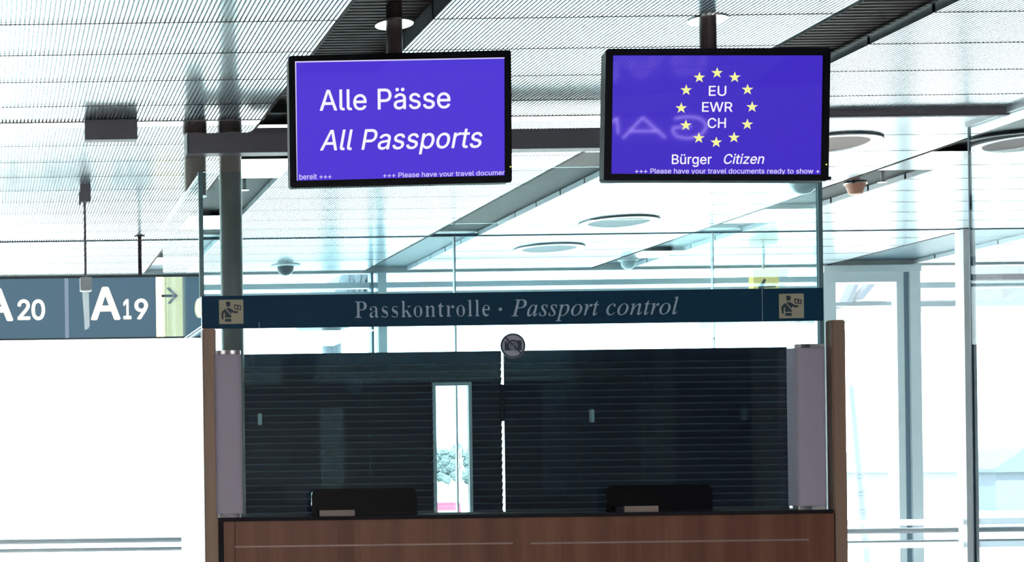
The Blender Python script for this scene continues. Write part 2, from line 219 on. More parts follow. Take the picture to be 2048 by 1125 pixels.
def flat_mesh(loops, depth):
    """closed outlines (with holes) filled and given a thickness; in x, y with z as thickness"""
    cu = bpy.data.curves.new('outline', 'CURVE')
    cu.dimensions = '2D'; cu.fill_mode = 'BOTH'; cu.extrude = depth / 2
    for lp in loops:
        sp = cu.splines.new('POLY'); sp.points.add(len(lp) - 1)
        for p, q in zip(sp.points, lp): p.co = (q[0], q[1], 0, 1)
        sp.use_cyclic_u = True
    tmp = bpy.data.objects.new('outline', cu); COL.objects.link(tmp)
    dg = bpy.context.evaluated_depsgraph_get(); dg.update()
    me = bpy.data.meshes.new_from_object(tmp.evaluated_get(dg))
    bpy.data.objects.remove(tmp); bpy.data.curves.remove(cu)
    return me
GLYPHS = r'''{"s":{"+":[453,[[197,28,249,27,260,34,260,160,264,164,385,165,393,169,396,176,396,220,389,230,265,231,262,234,260,358,257,366,249,369,201,369,191,362,190,236,187,232,65,231,57,227,54,220,54,176,61,166,185,165,189,162,190,38]]],"A":[480,[[16,-6,78,-7,88,-2,133,122,136,130,142,135,336,135,342,128,390,-3,398,-7,456,-7,465,-2,464,10,304,446,282,506,276,511,204,513,194,506,15,14,11,0],[166,203,163,208,233,418,238,426,313,208,308,203]]],"B":[456,[[60,-6,268,-7,306,-1,340,9,370,26,387,40,407,68,418,96,423,124,423,148,416,182,407,204,386,233,364,250,336,264,336,268,372,291,391,318,403,360,401,398,391,432,378,454,362,473,334,493,302,506,266,513,64,513,54,506,53,4],[134,63,129,68,129,218,134,223,266,223,282,220,312,206,339,176,349,138,345,114,330,88,314,75,270,63],[134,291,129,296,129,440,132,444,264,443,296,433,318,412,329,378,326,346,311,320,292,304,274,296,252,291]]],"C":[510,[[243,-13,284,-14,326,-7,358,5,398,27,429,55,446,77,467,119,477,155,474,162,466,166,408,165,402,159,384,117,358,88,322,67,282,58,238,60,198,73,162,98,136,133,118,173,111,207,111,299,118,333,131,365,157,403,186,427,210,439,248,448,284,448,318,441,350,425,369,409,392,377,402,349,408,343,466,342,476,349,472,373,459,407,442,435,412,468,390,485,354,504,320,515,288,520,244,520,186,507,142,485,108,458,76,417,56,377,43,339,33,277,33,229,43,167,64,111,84,77,120,38,154,15,192,-3]]],"E":[419,[[60,-6,370,-7,379,-2,381,52,374,62,134,63,129,68,129,216,132,220,350,221,357,224,361,232,361,280,354,290,132,292,129,296,129,440,134,445,370,446,377,456,377,502,372,511,64,513,55,508,53,4]]],"H":[517,[[60,-6,118,-7,128,0,129,220,134,225,382,224,385,220,386,0,396,-7,450,-7,459,-2,461,502,456,511,396,513,386,506,385,298,380,293,132,294,129,298,128,506,118,513,64,513,55,508,53,4]]],"P":[445,[[60,-6,118,-7,128,0,129,174,132,178,256,179,304,188,334,201,362,221,380,240,393,260,408,298,413,326,413,366,406,402,389,440,377,456,352,480,328,495,300,505,260,513,64,513,54,506,53,4],[134,247,129,252,129,440,132,444,260,443,290,435,315,416,327,398,333,380,337,362,337,332,327,294,306,269,288,257,258,249]]],"R":[449,[[60,-6,118,-7,128,0,129,186,134,191,242,189,348,-3,356,-7,422,-7,431,-2,430,4,323,202,327,208,362,229,386,254,406,294,415,346,408,402,395,434,376,461,338,491,308,504,262,513,64,513,54,506,53,4],[134,261,129,266,129,440,132,444,262,443,296,433,319,414,334,386,339,352,331,308,310,281,288,268,258,261]]],"U":[517,[[235,-14,294,-13,334,-4,368,11,392,26,419,52,447,96,457,128,463,174,463,502,456,512,396,513,386,506,385,160,378,130,364,104,340,80,308,64,274,57,240,57,198,67,172,83,155,100,141,120,129,166,128,506,118,513,64,513,54,506,53,158,62,112,88,62,108,39,126,24,176,-2]]],"W":[686,[[154,-6,224,-7,235,0,340,391,345,390,448,0,458,-7,524,-7,532,-4,540,16,672,498,670,509,662,513,606,513,596,506,496,110,490,102,385,506,374,513,310,513,302,510,289,470,196,106,190,102,87,506,76,513,20,513,13,510,13,494,143,18,148,0]]],"a":[389,[[139,-15,174,-16,208,-8,240,8,264,30,269,27,270,-1,276,-7,330,-8,341,-1,341,269,336,297,321,331,298,356,250,381,214,388,170,388,114,374,84,357,61,337,36,295,42,284,98,268,120,296,142,312,158,319,200,324,228,319,244,311,258,297,264,285,269,255,266,243,260,238,240,232,158,222,102,210,58,186,41,167,32,151,23,119,23,95,31,63,43,39,60,18,86,1,116,-10],[152,51,124,59,110,69,101,81,97,113,107,135,124,148,150,157,228,168,264,177,267,175,267,123,261,101,249,83,232,68,208,56,182,50]]],"b":[424,[[210,-14,243,-15,291,-3,315,10,337,27,359,54,382,102,394,152,396,204,386,260,371,300,346,338,313,366,273,384,247,389,209,389,185,384,157,370,125,339,121,340,119,506,109,513,53,512,46,502,46,0,57,-7,111,-6,117,0,118,36,123,40,143,16,159,4,183,-8],[199,54,177,60,165,68,138,98,122,144,118,206,127,254,133,270,150,294,165,308,185,318,209,323,231,323,253,318,271,310,292,290,305,270,320,218,320,158,306,108,283,76,267,63,245,54]]],"c":[396,[[187,-14,222,-15,252,-10,306,14,342,48,359,76,367,98,360,108,304,121,298,116,284,88,264,68,240,56,202,51,172,56,152,66,131,86,118,106,103,156,103,218,118,268,137,296,154,310,170,318,196,323,218,323,242,318,262,308,281,290,297,260,302,256,360,270,366,276,355,306,326,345,304,362,280,374,226,389,186,389,158,384,126,371,90,347,66,320,48,288,35,252,27,206,27,168,35,122,44,96,62,60,86,31,122,5,154,-8]]],"d":[424,[[175,-14,208,-15,244,-7,276,13,300,40,305,36,306,0,312,-6,366,-7,376,0,377,502,370,512,314,513,304,506,302,340,298,339,272,366,238,384,214,389,176,389,156,385,118,370,90,351,64,322,40,274,29,226,27,168,35,120,46,88,67,50,81,32,102,14,140,-6],[182,54,156,63,140,75,118,106,103,156,101,204,112,258,124,282,137,298,168,318,192,323,214,323,232,320,254,310,273,294,287,274,298,246,303,220,303,158,291,110,280,90,264,73,246,60,228,54]]],"e":[404,[[189,-14,242,-13,278,-4,302,7,320,18,343,40,361,66,368,86,362,96,304,109,281,76,264,63,234,53,202,51,174,56,148,68,122,94,112,114,101,158,106,163,364,163,374,170,375,224,368,264,357,294,342,320,324,343,292,366,258,382,224,389,184,389,150,382,120,368,92,349,64,318,48,288,35,252,27,206,27,168,35,122,48,86,65,56,88,29,122,5,148,-6],[106,228,103,232,108,256,120,280,132,294,160,314,190,323,234,320,248,314,270,299,291,268,300,232,296,227]]],"g":[425,[[181,-157,224,-158,252,-154,286,-144,310,-133,330,-120,347,-103,361,-83,370,-61,377,-29,377,373,370,384,310,382,305,373,305,341,302,337,274,365,240,383,216,388,174,388,144,382,98,357,75,335,56,307,42,279,33,247,27,209,29,153,36,119,48,89,80,42,112,19,148,4,174,-2,214,-2,256,11,282,28,300,50,305,47,305,-11,300,-41,287,-63,258,-83,224,-92,184,-92,168,-88,138,-75,100,-37,46,-68,46,-75,57,-93,92,-127,132,-146],[186,65,166,70,150,78,133,91,118,113,103,161,101,207,114,261,138,298,160,314,174,319,218,322,240,317,256,309,272,296,290,271,303,225,305,171,293,119,270,87,252,74,236,68,218,64]]],"h":[410,[[52,-6,109,-7,119,0,120,244,123,262,134,286,157,308,177,317,209,323,239,318,259,308,277,288,286,264,290,240,290,0,301,-7,351,-7,359,-3,362,4,362,262,349,312,332,342,311,364,275,382,243,389,211,389,181,382,149,366,125,344,121,344,120,502,116,510,109,513,57,513,49,510,46,502,46,4]]],"i":[167,[[53,-6,107,-7,115,-3,118,4,118,374,115,382,107,385,57,385,50,382,46,374,46,4],[78,436,97,438,113,447,126,462,131,478,130,494,119,513,101,525,85,529,67,526,51,517,41,504,34,486,36,472,46,452,65,439]]],"l":[189,[[122,-8,151,-9,179,-5,185,6,173,55,165,59,141,57,129,60,123,66,120,80,119,508,109,515,57,515,49,512,46,504,46,72,56,34,69,15,93,-1]]],"m":[610,[[52,-6,109,-7,119,0,120,254,123,270,132,290,149,307,165,317,187,323,211,323,237,315,254,300,264,280,268,264,268,4,271,-4,279,-7,329,-7,339,0,340,250,343,270,352,292,373,312,401,322,429,323,453,317,471,305,481,292,488,270,490,0,501,-7,557,-5,562,4,562,272,554,308,538,340,523,359,501,375,475,386,449,391,411,389,377,379,343,357,319,329,314,330,302,350,287,367,267,381,249,387,207,391,183,386,151,370,123,342,118,346,117,378,111,384,51,383,46,374,46,4]]],"n":[410,[[52,-6,109,-7,119,0,120,244,123,262,134,286,157,308,177,317,209,323,239,318,259,308,277,288,286,264,290,240,290,0,301,-7,351,-7,360,-2,360,276,352,304,341,328,326,350,305,368,263,385,243,389,211,389,163,375,137,357,121,341,118,346,117,378,111,384,57,385,48,380,46,4]]],"o":[415,[[187,-14,222,-15,266,-6,298,9,320,25,344,50,363,80,378,120,385,158,385,214,380,248,365,290,350,316,329,342,292,368,262,382,226,389,186,389,158,384,126,371,90,347,66,320,48,288,35,252,27,206,27,168,35,122,44,96,62,60,86,31,122,5,154,-8],[198,52,172,56,152,66,122,98,107,138,101,172,101,202,114,260,137,296,170,318,196,323,218,323,254,312,268,303,286,284,304,246,313,186,306,134,295,104,279,82,264,68,246,58,226,53]]],"p":[424,[[52,-149,109,-150,119,-143,121,36,125,37,151,9,185,-9,221,-16,253,-14,295,-1,321,14,348,39,373,79,388,121,396,171,394,223,384,267,369,303,348,335,323,359,289,378,269,385,231,390,189,385,167,376,147,363,123,336,118,339,117,377,111,383,57,384,46,377,46,-139],[201,53,181,59,165,68,152,79,136,101,125,129,120,155,118,205,129,259,148,291,167,309,183,317,205,322,233,322,271,309,288,295,303,273,312,251,320,217,320,159,307,111,296,91,277,70,249,55,233,52]]],"r":[259,[[52,-6,109,-7,119,0,120,250,123,264,136,288,165,311,199,319,245,319,248,326,248,378,241,388,197,389,175,384,147,370,123,346,118,350,117,378,111,384,57,385,46,378,46,4]]],"s":[365,[[159,-14,198,-15,232,-10,264,1,286,14,319,48,329,68,337,98,337,114,328,146,310,175,294,188,240,212,142,237,125,248,117,260,115,284,125,304,142,316,170,325,204,325,230,317,245,304,268,272,318,282,327,288,328,294,314,324,288,357,250,379,208,389,166,389,144,385,112,374,92,364,60,334,49,316,41,288,41,258,49,230,65,206,80,192,124,170,236,140,252,129,259,116,261,96,253,78,230,59,198,51,166,51,132,60,115,74,99,104,92,110,38,100,30,94,34,74,45,50,72,19,92,5,118,-6]]],"t":[227,[[149,-10,182,-11,204,-7,214,-2,217,6,204,56,160,55,148,58,138,66,133,78,131,316,136,321,204,323,209,332,209,374,206,381,198,385,135,386,131,390,129,472,120,477,68,477,61,474,57,466,57,390,52,385,10,385,3,382,-1,374,-1,332,6,322,52,321,57,316,57,84,66,48,77,28,94,10,126,-6]]],"u":[410,[[164,-11,193,-12,235,-2,265,15,287,39,291,35,292,1,299,-5,351,-6,361,1,362,373,355,383,301,384,290,377,290,145,286,121,279,101,261,77,243,64,215,56,185,56,159,63,133,87,123,109,120,125,119,377,109,384,57,384,46,377,46,121,53,81,73,39,93,18,121,0]]],"v":[389,[[161,-6,221,-7,232,0,375,374,374,380,369,384,309,385,298,378,195,88,190,92,171,152,88,380,79,385,21,385,12,380,12,374,150,14]]],"w":[567,[[136,-6,193,-7,204,0,281,273,286,270,361,0,373,-7,425,-7,432,-4,544,360,548,374,547,381,539,385,485,385,473,378,399,106,395,104,321,378,311,385,251,383,245,378,241,364,172,106,167,103,92,378,81,385,27,385,19,382,17,374,21,360,129,4]]],"y":[389,[[70,-151,101,-152,145,-140,169,-122,194,-91,213,-49,374,373,374,379,369,383,309,384,298,377,197,91,193,89,190,93,175,141,88,379,79,384,21,384,13,379,18,359,154,-1,138,-51,119,-76,101,-84,61,-82,55,-87,42,-139,47,-146]]],"z":[380,[[41,-6,334,-7,343,-2,345,50,338,60,142,61,137,66,334,324,337,332,337,374,332,383,52,385,43,380,41,326,48,316,234,315,239,310,37,50,35,42,35,4]]],"\u00e4":[389,[[139,-15,174,-16,208,-8,240,8,264,30,269,27,270,-1,276,-7,330,-8,341,-1,341,269,336,297,321,331,298,356,250,381,214,388,170,388,114,374,84,357,61,337,36,295,42,284,98,268,120,296,142,312,158,319,200,324,228,319,244,311,258,297,264,285,269,255,266,243,260,238,240,232,158,222,102,210,58,186,41,167,32,151,23,119,23,95,31,63,43,39,60,18,86,1,116,-10],[152,51,124,59,110,69,101,81,97,113,107,135,124,148,150,157,228,168,264,177,267,175,267,123,261,101,249,83,232,68,208,56,182,50],[105,437,128,438,144,446,155,457,163,481,161,495,151,511,138,522,120,528,106,527,86,516,76,503,69,483,79,455,88,446],[249,437,272,438,288,446,301,461,307,479,304,495,295,511,282,522,264,528,250,527,230,516,220,503,213,485,216,467,223,455,232,445]]],"\u00fc":[410,[[164,-11,193,-12,235,-2,265,15,287,39,291,35,292,1,299,-5,351,-6,361,1,362,373,355,383,301,384,290,377,290,145,286,121,279,101,261,77,243,64,215,56,185,56,159,63,133,87,123,109,120,125,119,377,109,384,57,384,46,377,46,121,53,81,73,39,93,18,121,0],[124,437,143,437,159,445,170,457,178,475,176,495,171,507,157,521,139,528,121,527,105,519,90,501,86,487,87,471,95,455,105,445],[266,437,287,437,303,445,313,455,321,471,322,489,318,501,307,516,289,527,271,528,253,521,238,509,231,493,231,471,239,455,249,445]]]},"b":{"A":[480,[[15,-22,78,-23,92,-19,99,-14,108,2,147,114,152,119,324,119,330,114,371,0,380,-16,398,-23,456,-23,470,-19,480,-10,482,4,478,18,298,508,284,525,270,529,204,529,188,524,180,514,-3,10,-3,-10,4,-18],[188,220,187,228,235,370,238,372,291,224,286,219]]],"0":[453,[[207,-29,254,-28,304,-13,348,16,367,37,396,87,410,123,423,187,427,235,425,301,413,369,396,419,376,457,350,488,316,514,286,527,244,536,208,536,160,525,122,505,95,481,72,451,50,407,33,347,25,281,25,223,31,171,42,121,63,69,91,29,122,1,166,-21],[214,71,194,77,178,88,160,109,148,133,140,157,133,197,131,289,144,363,164,403,175,417,198,432,214,436,238,436,258,430,280,413,296,389,306,367,319,305,321,225,311,157,290,107,272,86,256,76,232,70]]],"1":[453,[[75,-22,384,-23,400,-18,409,-8,411,48,408,62,400,70,384,75,302,75,297,80,297,502,293,518,282,526,270,529,200,529,184,525,80,449,66,434,63,422,63,362,68,346,82,337,98,340,184,403,189,398,189,80,184,75,80,75,62,68,53,48,53,4,60,-15]]],"2":[453,[[63,-22,384,-23,398,-19,407,-10,411,4,411,50,407,64,398,73,384,77,208,77,203,80,301,184,353,246,378,284,397,332,403,374,397,410,388,436,367,472,336,502,308,519,270,531,234,537,198,535,158,526,132,515,96,489,74,464,57,434,48,408,43,366,48,350,62,341,122,339,138,344,146,354,150,386,160,408,176,424,202,435,230,437,250,434,266,427,286,410,297,382,294,344,272,304,233,258,44,56,41,42,42,-4,49,-16]]],"9":[453,[[131,-22,196,-23,216,-15,357,194,388,252,399,282,409,322,411,354,405,392,390,436,373,464,342,497,312,517,284,528,252,535,216,537,168,528,132,513,104,493,78,466,57,430,48,404,41,366,43,320,51,284,70,246,104,209,124,195,154,182,216,171,219,166,112,12,110,4,112,-10,120,-18],[208,266,180,278,162,296,150,320,147,364,155,394,172,417,200,434,238,437,260,431,274,422,292,400,300,384,305,360,303,326,289,296,272,278,240,265]]]},"r":{"P":[418,[[34,0,219,-1,223,2,224,12,221,16,183,26,173,36,168,50,164,72,164,200,169,205,251,205,301,214,337,230,366,256,380,276,387,294,392,338,387,366,378,388,368,402,345,424,305,444,251,453,35,455,31,452,30,442,34,438,61,432,79,420,87,404,90,378,88,58,82,38,71,26,32,14,30,4],[169,229,164,234,164,400,169,418,177,427,199,431,233,431,269,423,283,413,292,402,301,380,306,354,306,306,301,278,294,262,275,242,253,233,233,229]]],"a":[344,[[91,-8,114,-5,134,1,158,14,181,32,130,33,118,37,107,50,101,72,104,108,122,139,144,155,178,167,208,167,213,162,212,62,204,51,185,38,185,34,212,32,227,4,238,-5,252,-9,282,1,309,24,310,28,306,32,284,34,277,42,275,228,270,254,253,284,224,305,170,317,124,311,84,294,63,276,54,262,47,236,50,218,62,200,76,193,92,201,104,218,104,240,87,274,90,282,98,289,122,295,168,295,184,292,204,278,213,254,213,194,210,189,146,168,94,145,60,121,42,94,35,70,35,54,42,30,62,5]]],"e":[301,[[140,-8,169,-7,203,5,235,29,250,48,217,41,177,41,159,44,141,52,121,72,110,96,100,142,101,162,105,165,261,165,266,170,264,200,257,234,239,270,219,291,199,305,157,317,133,312,111,303,72,270,46,224,34,172,34,138,40,102,59,54,74,32,95,12,117,-1],[103,191,98,196,102,246,110,272,121,287,137,295,183,295,203,284,211,268,216,236,216,196,213,192]]],"k":[359,[[36,0,157,-1,161,2,162,10,159,14,145,19,137,26,130,48,130,128,134,136,149,147,173,147,179,143,250,42,254,30,253,24,247,19,228,12,226,4,230,0,353,-1,358,4,355,14,339,22,330,32,205,207,163,170,135,169,130,174,130,450,125,455,41,455,35,444,39,438,58,432,66,414,66,40,57,23,34,12,32,4],[255,260,289,283,323,292,328,298,327,306,323,309,224,308,220,304,223,294,245,290,257,282]]],"l":[199,[[36,0,158,-1,163,4,160,14,146,19,138,26,131,46,131,450,126,455,40,455,35,450,38,439,60,430,67,410,67,44,64,30,58,23,34,12,33,4]]],"n":[381,[[36,0,158,-1,163,4,160,14,138,24,131,42,131,232,141,248,162,266,132,272,131,304,126,309,38,309,33,304,36,294,59,284,67,264,67,44,64,30,58,23,34,12,33,4],[220,0,342,-1,347,4,344,14,328,19,320,26,313,48,313,228,308,258,299,280,287,296,264,311,244,316,228,314,206,305,178,285,166,270,230,269,242,260,248,246,249,42,245,28,238,20,218,12,217,4]]],"o":[336,[[152,-8,179,-9,205,-2,229,10,249,25,271,50,283,72,295,104,300,134,300,172,294,204,283,234,271,256,247,283,225,299,201,310,169,317,121,305,99,292,76,272,51,236,41,208,34,170,34,138,39,104,50,74,63,52,97,16,127,-1],[141,12,127,18,117,28,109,44,104,68,100,112,100,194,106,250,114,276,131,293,143,297,191,297,205,292,217,280,230,242,234,206,234,92,230,60,222,34,203,15,191,11]]],"r":[287,[[36,0,176,-1,181,4,181,10,176,15,144,23,137,30,133,42,131,188,136,222,151,248,148,253,134,253,129,258,129,304,124,309,40,309,35,304,35,298,40,292,60,285,67,266,67,44,64,30,58,23,34,12,33,4],[242,226,250,225,266,240,273,266,270,284,264,296,252,308,234,315,204,302,187,288,168,264,172,259,212,257]]],"s":[288,[[141,-8,158,-9,178,-4,198,6,214,19,228,40,235,58,241,102,231,140,214,163,186,183,110,222,93,238,89,250,91,274,100,285,112,292,124,295,180,293,202,284,222,265,226,268,227,298,222,303,200,303,136,317,100,305,70,278,62,266,54,240,54,200,65,174,82,155,120,129,182,98,195,86,206,68,205,44,194,26,176,16,124,13,106,16,84,26,54,56,51,50,51,12,56,7,100,6]]],"t":[228,[[111,-7,126,-8,152,0,176,18,189,35,186,39,140,42,131,53,127,71,127,273,132,278,186,278,191,283,191,305,186,310,132,310,128,313,127,387,124,391,39,303,35,295,35,283,38,279,58,278,63,273,63,59,67,39,82,8,96,-2]]]},"i":{"P":[403,[[-31,0,156,-1,160,2,163,8,158,13,132,15,114,21,107,30,103,42,111,82,147,214,156,221,236,221,278,227,324,241,362,265,379,282,393,302,402,324,407,350,403,394,395,412,381,430,360,445,340,454,294,463,88,463,84,460,82,454,86,450,110,446,127,434,131,418,128,396,36,56,18,25,2,16,-28,13,-33,6],[174,242,162,245,158,254,199,408,209,430,224,441,262,443,284,438,302,430,321,410,331,374,331,350,326,322,312,292,284,264,260,252,222,243]]],"a":[342,[[36,-8,65,-7,101,8,130,34,181,101,183,94,166,22,171,4,179,-5,197,-9,219,-3,241,13,277,52,288,68,286,74,281,77,239,37,225,36,220,46,289,300,287,306,243,307,238,302,235,290,229,288,220,302,205,312,171,315,147,310,115,294,93,277,50,230,25,190,7,150,-8,80,-8,52,1,20,17,0],[71,34,63,38,55,50,52,90,63,146,85,204,114,254,143,284,169,296,199,295,214,280,218,248,209,200,188,146,155,92,117,49,93,34]]],"c":[298,[[82,-8,121,-7,157,5,189,24,234,66,233,74,225,78,191,49,167,33,135,23,103,24,83,36,67,60,58,92,58,122,68,168,91,222,116,258,153,287,183,297,213,295,218,286,203,256,207,238,215,231,229,227,247,231,256,238,264,250,266,264,263,280,256,292,235,309,211,315,181,315,147,308,113,293,60,252,38,224,17,188,6,158,-2,122,-2,92,6,56,18,32,31,15,55,-1]]],"l":[173,[[21,-7,46,-6,76,11,105,37,130,69,126,76,120,78,90,46,68,34,57,39,55,55,165,459,170,481,164,486,70,472,58,465,62,458,92,451,98,445,101,431,-1,43,-3,21,1,9,12,-4]]],"n":[364,[[213,-9,240,-7,274,14,300,45,319,77,316,85,308,85,285,51,266,35,252,34,245,43,251,79,299,251,301,283,294,301,284,310,266,314,242,311,220,302,170,266,139,235,100,188,97,191,98,197,131,311,122,314,22,295,17,289,22,284,46,281,54,277,60,269,61,257,-11,1,-6,-2,36,-2,41,1,79,115,110,171,145,217,178,250,200,266,224,274,239,265,241,245,187,27,194,3]]],"o":[351,[[87,-8,118,-9,146,-4,200,20,247,58,270,86,289,116,309,172,313,196,311,228,306,248,294,272,276,291,258,303,216,315,186,315,160,310,128,297,96,278,64,251,21,194,6,162,-3,128,-5,88,0,62,7,46,25,20,50,3],[98,12,80,20,66,34,55,68,57,114,66,154,77,184,108,240,146,279,162,289,186,297,208,297,222,293,242,276,253,242,253,206,247,174,225,110,200,68,162,29,130,13]]],"p":[340,[[-93,-149,68,-150,72,-147,74,-143,70,-138,36,-134,23,-119,25,-99,48,-1,52,2,86,-8,114,-8,152,1,200,28,225,49,251,79,287,137,300,173,305,199,307,233,303,255,295,277,280,296,250,312,230,316,200,312,160,295,118,258,116,265,129,305,124,314,20,295,16,289,20,284,48,281,57,273,59,259,51,225,-32,-97,-50,-126,-68,-135,-90,-138,-96,-145],[92,9,78,12,69,19,61,41,90,161,105,205,125,239,139,257,156,271,186,284,198,286,218,282,238,265,247,235,241,177,223,121,196,73,168,40,134,16,104,8]]],"r":[224,[[-10,0,35,-1,40,2,69,98,93,154,111,188,133,224,165,263,179,247,191,240,207,240,224,250,233,266,236,286,232,300,223,310,203,315,177,301,142,262,97,194,94,198,122,312,113,315,14,294,12,288,17,283,39,280,51,272,54,250,-13,4]]],"s":[248,[[57,-8,88,-9,106,-5,142,13,153,22,169,46,179,82,174,116,162,140,96,234,90,258,93,276,102,287,116,296,140,297,158,291,171,280,180,266,190,242,194,218,202,213,207,218,219,308,214,313,194,301,140,315,94,312,64,295,45,270,39,246,39,228,44,208,58,180,118,94,125,72,122,46,111,28,92,13,76,9,48,13,30,25,15,46,6,74,3,100,-4,105,-9,100,-23,0,-14,-5,-2,4,10,5]]],"t":[187,[[22,-8,53,-6,73,4,108,34,130,64,129,72,121,74,89,39,73,31,61,36,60,54,118,276,125,281,171,281,178,288,180,298,177,303,131,303,126,308,148,384,145,391,133,388,104,348,75,321,55,307,27,297,20,292,19,286,25,281,59,281,63,276,0,34,3,6,13,-4]]]}}'''
GL = json.loads(GLYPHS)
def text_words(s, font, space, track=0):
    x, W = 0, [[]]
    for ch in s:
        if ch == ' ':
            x += space; W.append([]); continue
        adv, lps = GL[font][ch]
        for lp in lps: W[-1].append([(lp[i] + x, lp[i + 1]) for i in range(0, len(lp), 2)])
        x += adv + track
    return [w for w in W if w]
CAPH = {f: max(g[1][0][1::2] + sum((l[1::2] for l in g[1]), [])) for f, g in (('s', GL['s']['E']), ('b', GL['b']['A']), ('r', GL['r']['P']), ('i', GL['i']['P']))}
def lettering(name, s, font, xl, xr, zb, zt, y, m, parent, local=False, shear=0.0, thick=0.002, space=None, track=0):
    """a line of lettering, one mesh per word, on a surface that faces -y: from xl to xr, baseline zb, capital height zt"""
    W = text_words(s, font, space or CAPH[font] * 0.40, track)
    sh = lambda p: (p[0] + shear * p[1], p[1])
    W = [[[sh(p) for p in lp] for lp in w] for w in W]
    x0 = min(p[0] for w in W for lp in w for p in lp); x1 = max(p[0] for w in W for lp in w for p in lp)
    sx = (xr - xl) / (x1 - x0); sz = (zt - zb) / CAPH[font]
    return [decal(name, [[(xl + (p[0] - x0) * sx, zb + p[1] * sz) for p in lp] for lp in w], y, m, parent, local, thick) for w in W]
def decal(name, L, y, m, parent, local=False, thick=0.002):
    me = flat_mesh(L, thick)
    for v in me.vertices:
        c = v.co.copy(); v.co = (c.x, y - c.z, c.y)
    return link_mesh(name, me, m, parent, False, local)
def circle(cx, cz, r, n=40, a0=0, a1=2 * math.pi):
    return [(cx + r * math.cos(a0 + (a1 - a0) * i / n), cz + r * math.sin(a0 + (a1 - a0) * i / n)) for i in range(n)]
def rrect(x0, x1, z0, z1, r, corners=(1, 1, 1, 1), n=6):
    """rounded rectangle; corners: bottom-left, bottom-right, top-right, top-left"""
    out = []
    for k, (cx, cz, a) in enumerate(((x0, z0, math.pi), (x1, z0, 1.5 * math.pi), (x1, z1, 0), (x0, z1, 0.5 * math.pi))):
        if corners[k]:
            ix = cx + (r if k in (0, 3) else -r); iz = cz + (r if k in (0, 1) else -r)
            out += [(ix + r * math.cos(a + math.pi / 2 * i / n), iz + r * math.sin(a + math.pi / 2 * i / n)) for i in range(n + 1)]
        else: out.append((cx, cz))
    return out

# ------------------------------------------------------------------ materials
M = {}
M['ceil'] = mat('satin aluminium ceiling', (0.97, 0.975, 0.98, 1), 0.17, 0.95)
M['groove'] = mat('blue grey groove shade', (0.62, 0.72, 0.78, 1), 0.4, 0.75)  # darker tone puts the shade inside the flutes into the colour
M['plain'] = mat('bright filler panel', (0.95, 0.96, 0.97, 1), 0.15, 0.9)
M['deck'] = mat('dark roof deck', srgb(58, 48, 48), 0.6)
M['joint'] = mat('dark joint strip', srgb(48, 58, 66), 0.6)
M['darkslot'] = mat('dark slot flange', srgb(66, 74, 78), 0.5)
M['black'] = mat('black gap', srgb(20, 20, 22), 0.7)
M['slotwall'] = mat('grey slot flange', srgb(125, 133, 140), 0.5, 0.2)
M['white'] = mat('white paint', (0.8, 0.82, 0.83, 1), 0.45)
M['darkgrey'] = mat('dark grey paint', srgb(138, 132, 142), 0.5)
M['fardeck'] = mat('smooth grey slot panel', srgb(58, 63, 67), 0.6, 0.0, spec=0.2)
M['hazedeck'] = mat('slot panel with painted haze', srgb(95, 122, 134), 0.5)  # paler blue puts haze and window light into the panel colour
M['frame'] = mat('blue grey window frame', srgb(236, 246, 252), 0.35, 0.0)
M['framedark'] = mat('dark frame gasket', srgb(120, 146, 164), 0.4)
M['paleframe'] = mat('pale window post', srgb(240, 245, 250), 0.4)
M['pane'] = glass('window pane', (0.94, 0.97, 0.97, 1), 0.03)
M['booth'] = glass('tinted booth pane', (0.86, 0.945, 0.96, 1), 0.04)
M['boothclear'] = glass('pale booth pane', (0.92, 0.97, 0.98, 1), 0.03)
M['smoke'] = glass('grey glass wall', (0.80, 0.84, 0.86, 1), 0.05)
M['glassedge'] = mat('glass edge', srgb(105, 148, 160), 0.3)
M['floor'] = mat('grey stone floor', (0.42, 0.42, 0.41, 1), 0.25, noise=0.15, nscale=3)
M['wall'] = mat('off white wall', (0.5, 0.49, 0.47, 1), 0.7)
M['darkwall'] = mat('dark hall wall', (0.10, 0.10, 0.11, 1), 0.8, spec=0.1)
M['wood'] = wood('red brown veneer', (0.150, 0.050, 0.030, 1), (0.25, 0.100, 0.058, 1))
M['postwood'] = wood('tan veneer post', (0.30, 0.19, 0.14, 1), (0.40, 0.26, 0.19, 1))
M['ledge'] = mat('dark grey counter edge', srgb(40, 40, 48), 0.7, spec=0.15)
M['inlay'] = mat('brushed metal strip', srgb(165, 140, 135), 0.4, 0.4)
M['grey'] = mat('satin mauve grey lamp cover', srgb(182, 174, 196), 0.5, 0.0, noise=0.06, nscale=300)
M['chrome'] = mat('chrome', (0.85, 0.85, 0.88, 1), 0.08, 1.0)
M['signblue'] = mat('dark teal sign board', srgb(6, 66, 98), 0.5, spec=0.2)
M['signtext'] = mat('grey blue lettering', srgb(185, 212, 236), 0.6)
M['cream'] = mat('cream pictogram plate', srgb(190, 186, 165), 0.5)
M['picto'] = mat('dark pictogram', srgb(42, 62, 78), 0.5)
M['louvre'] = mat('blue black louvre', srgb(32, 44, 66), 0.5, 0.0, spec=0.2)
M['slatglint'] = mat('painted slat highlight', srgb(92, 104, 116), 0.4)  # lighter grey paints the highlight lines onto the slat lips
M['screenblack'] = mat('glossy black screen', srgb(8, 10, 15), 0.12)
M['bezel'] = mat('black monitor bezel', srgb(8, 13, 22), 0.45, spec=0.15)
M['pole'] = mat('brown black pole', srgb(82, 70, 70), 0.35, 0.2)
M['column'] = mat('dark bronze column', srgb(160, 152, 146), 0.3, 0.0)
M['camgrey'] = mat('camera dome grey', srgb(70, 80, 90), 0.15)
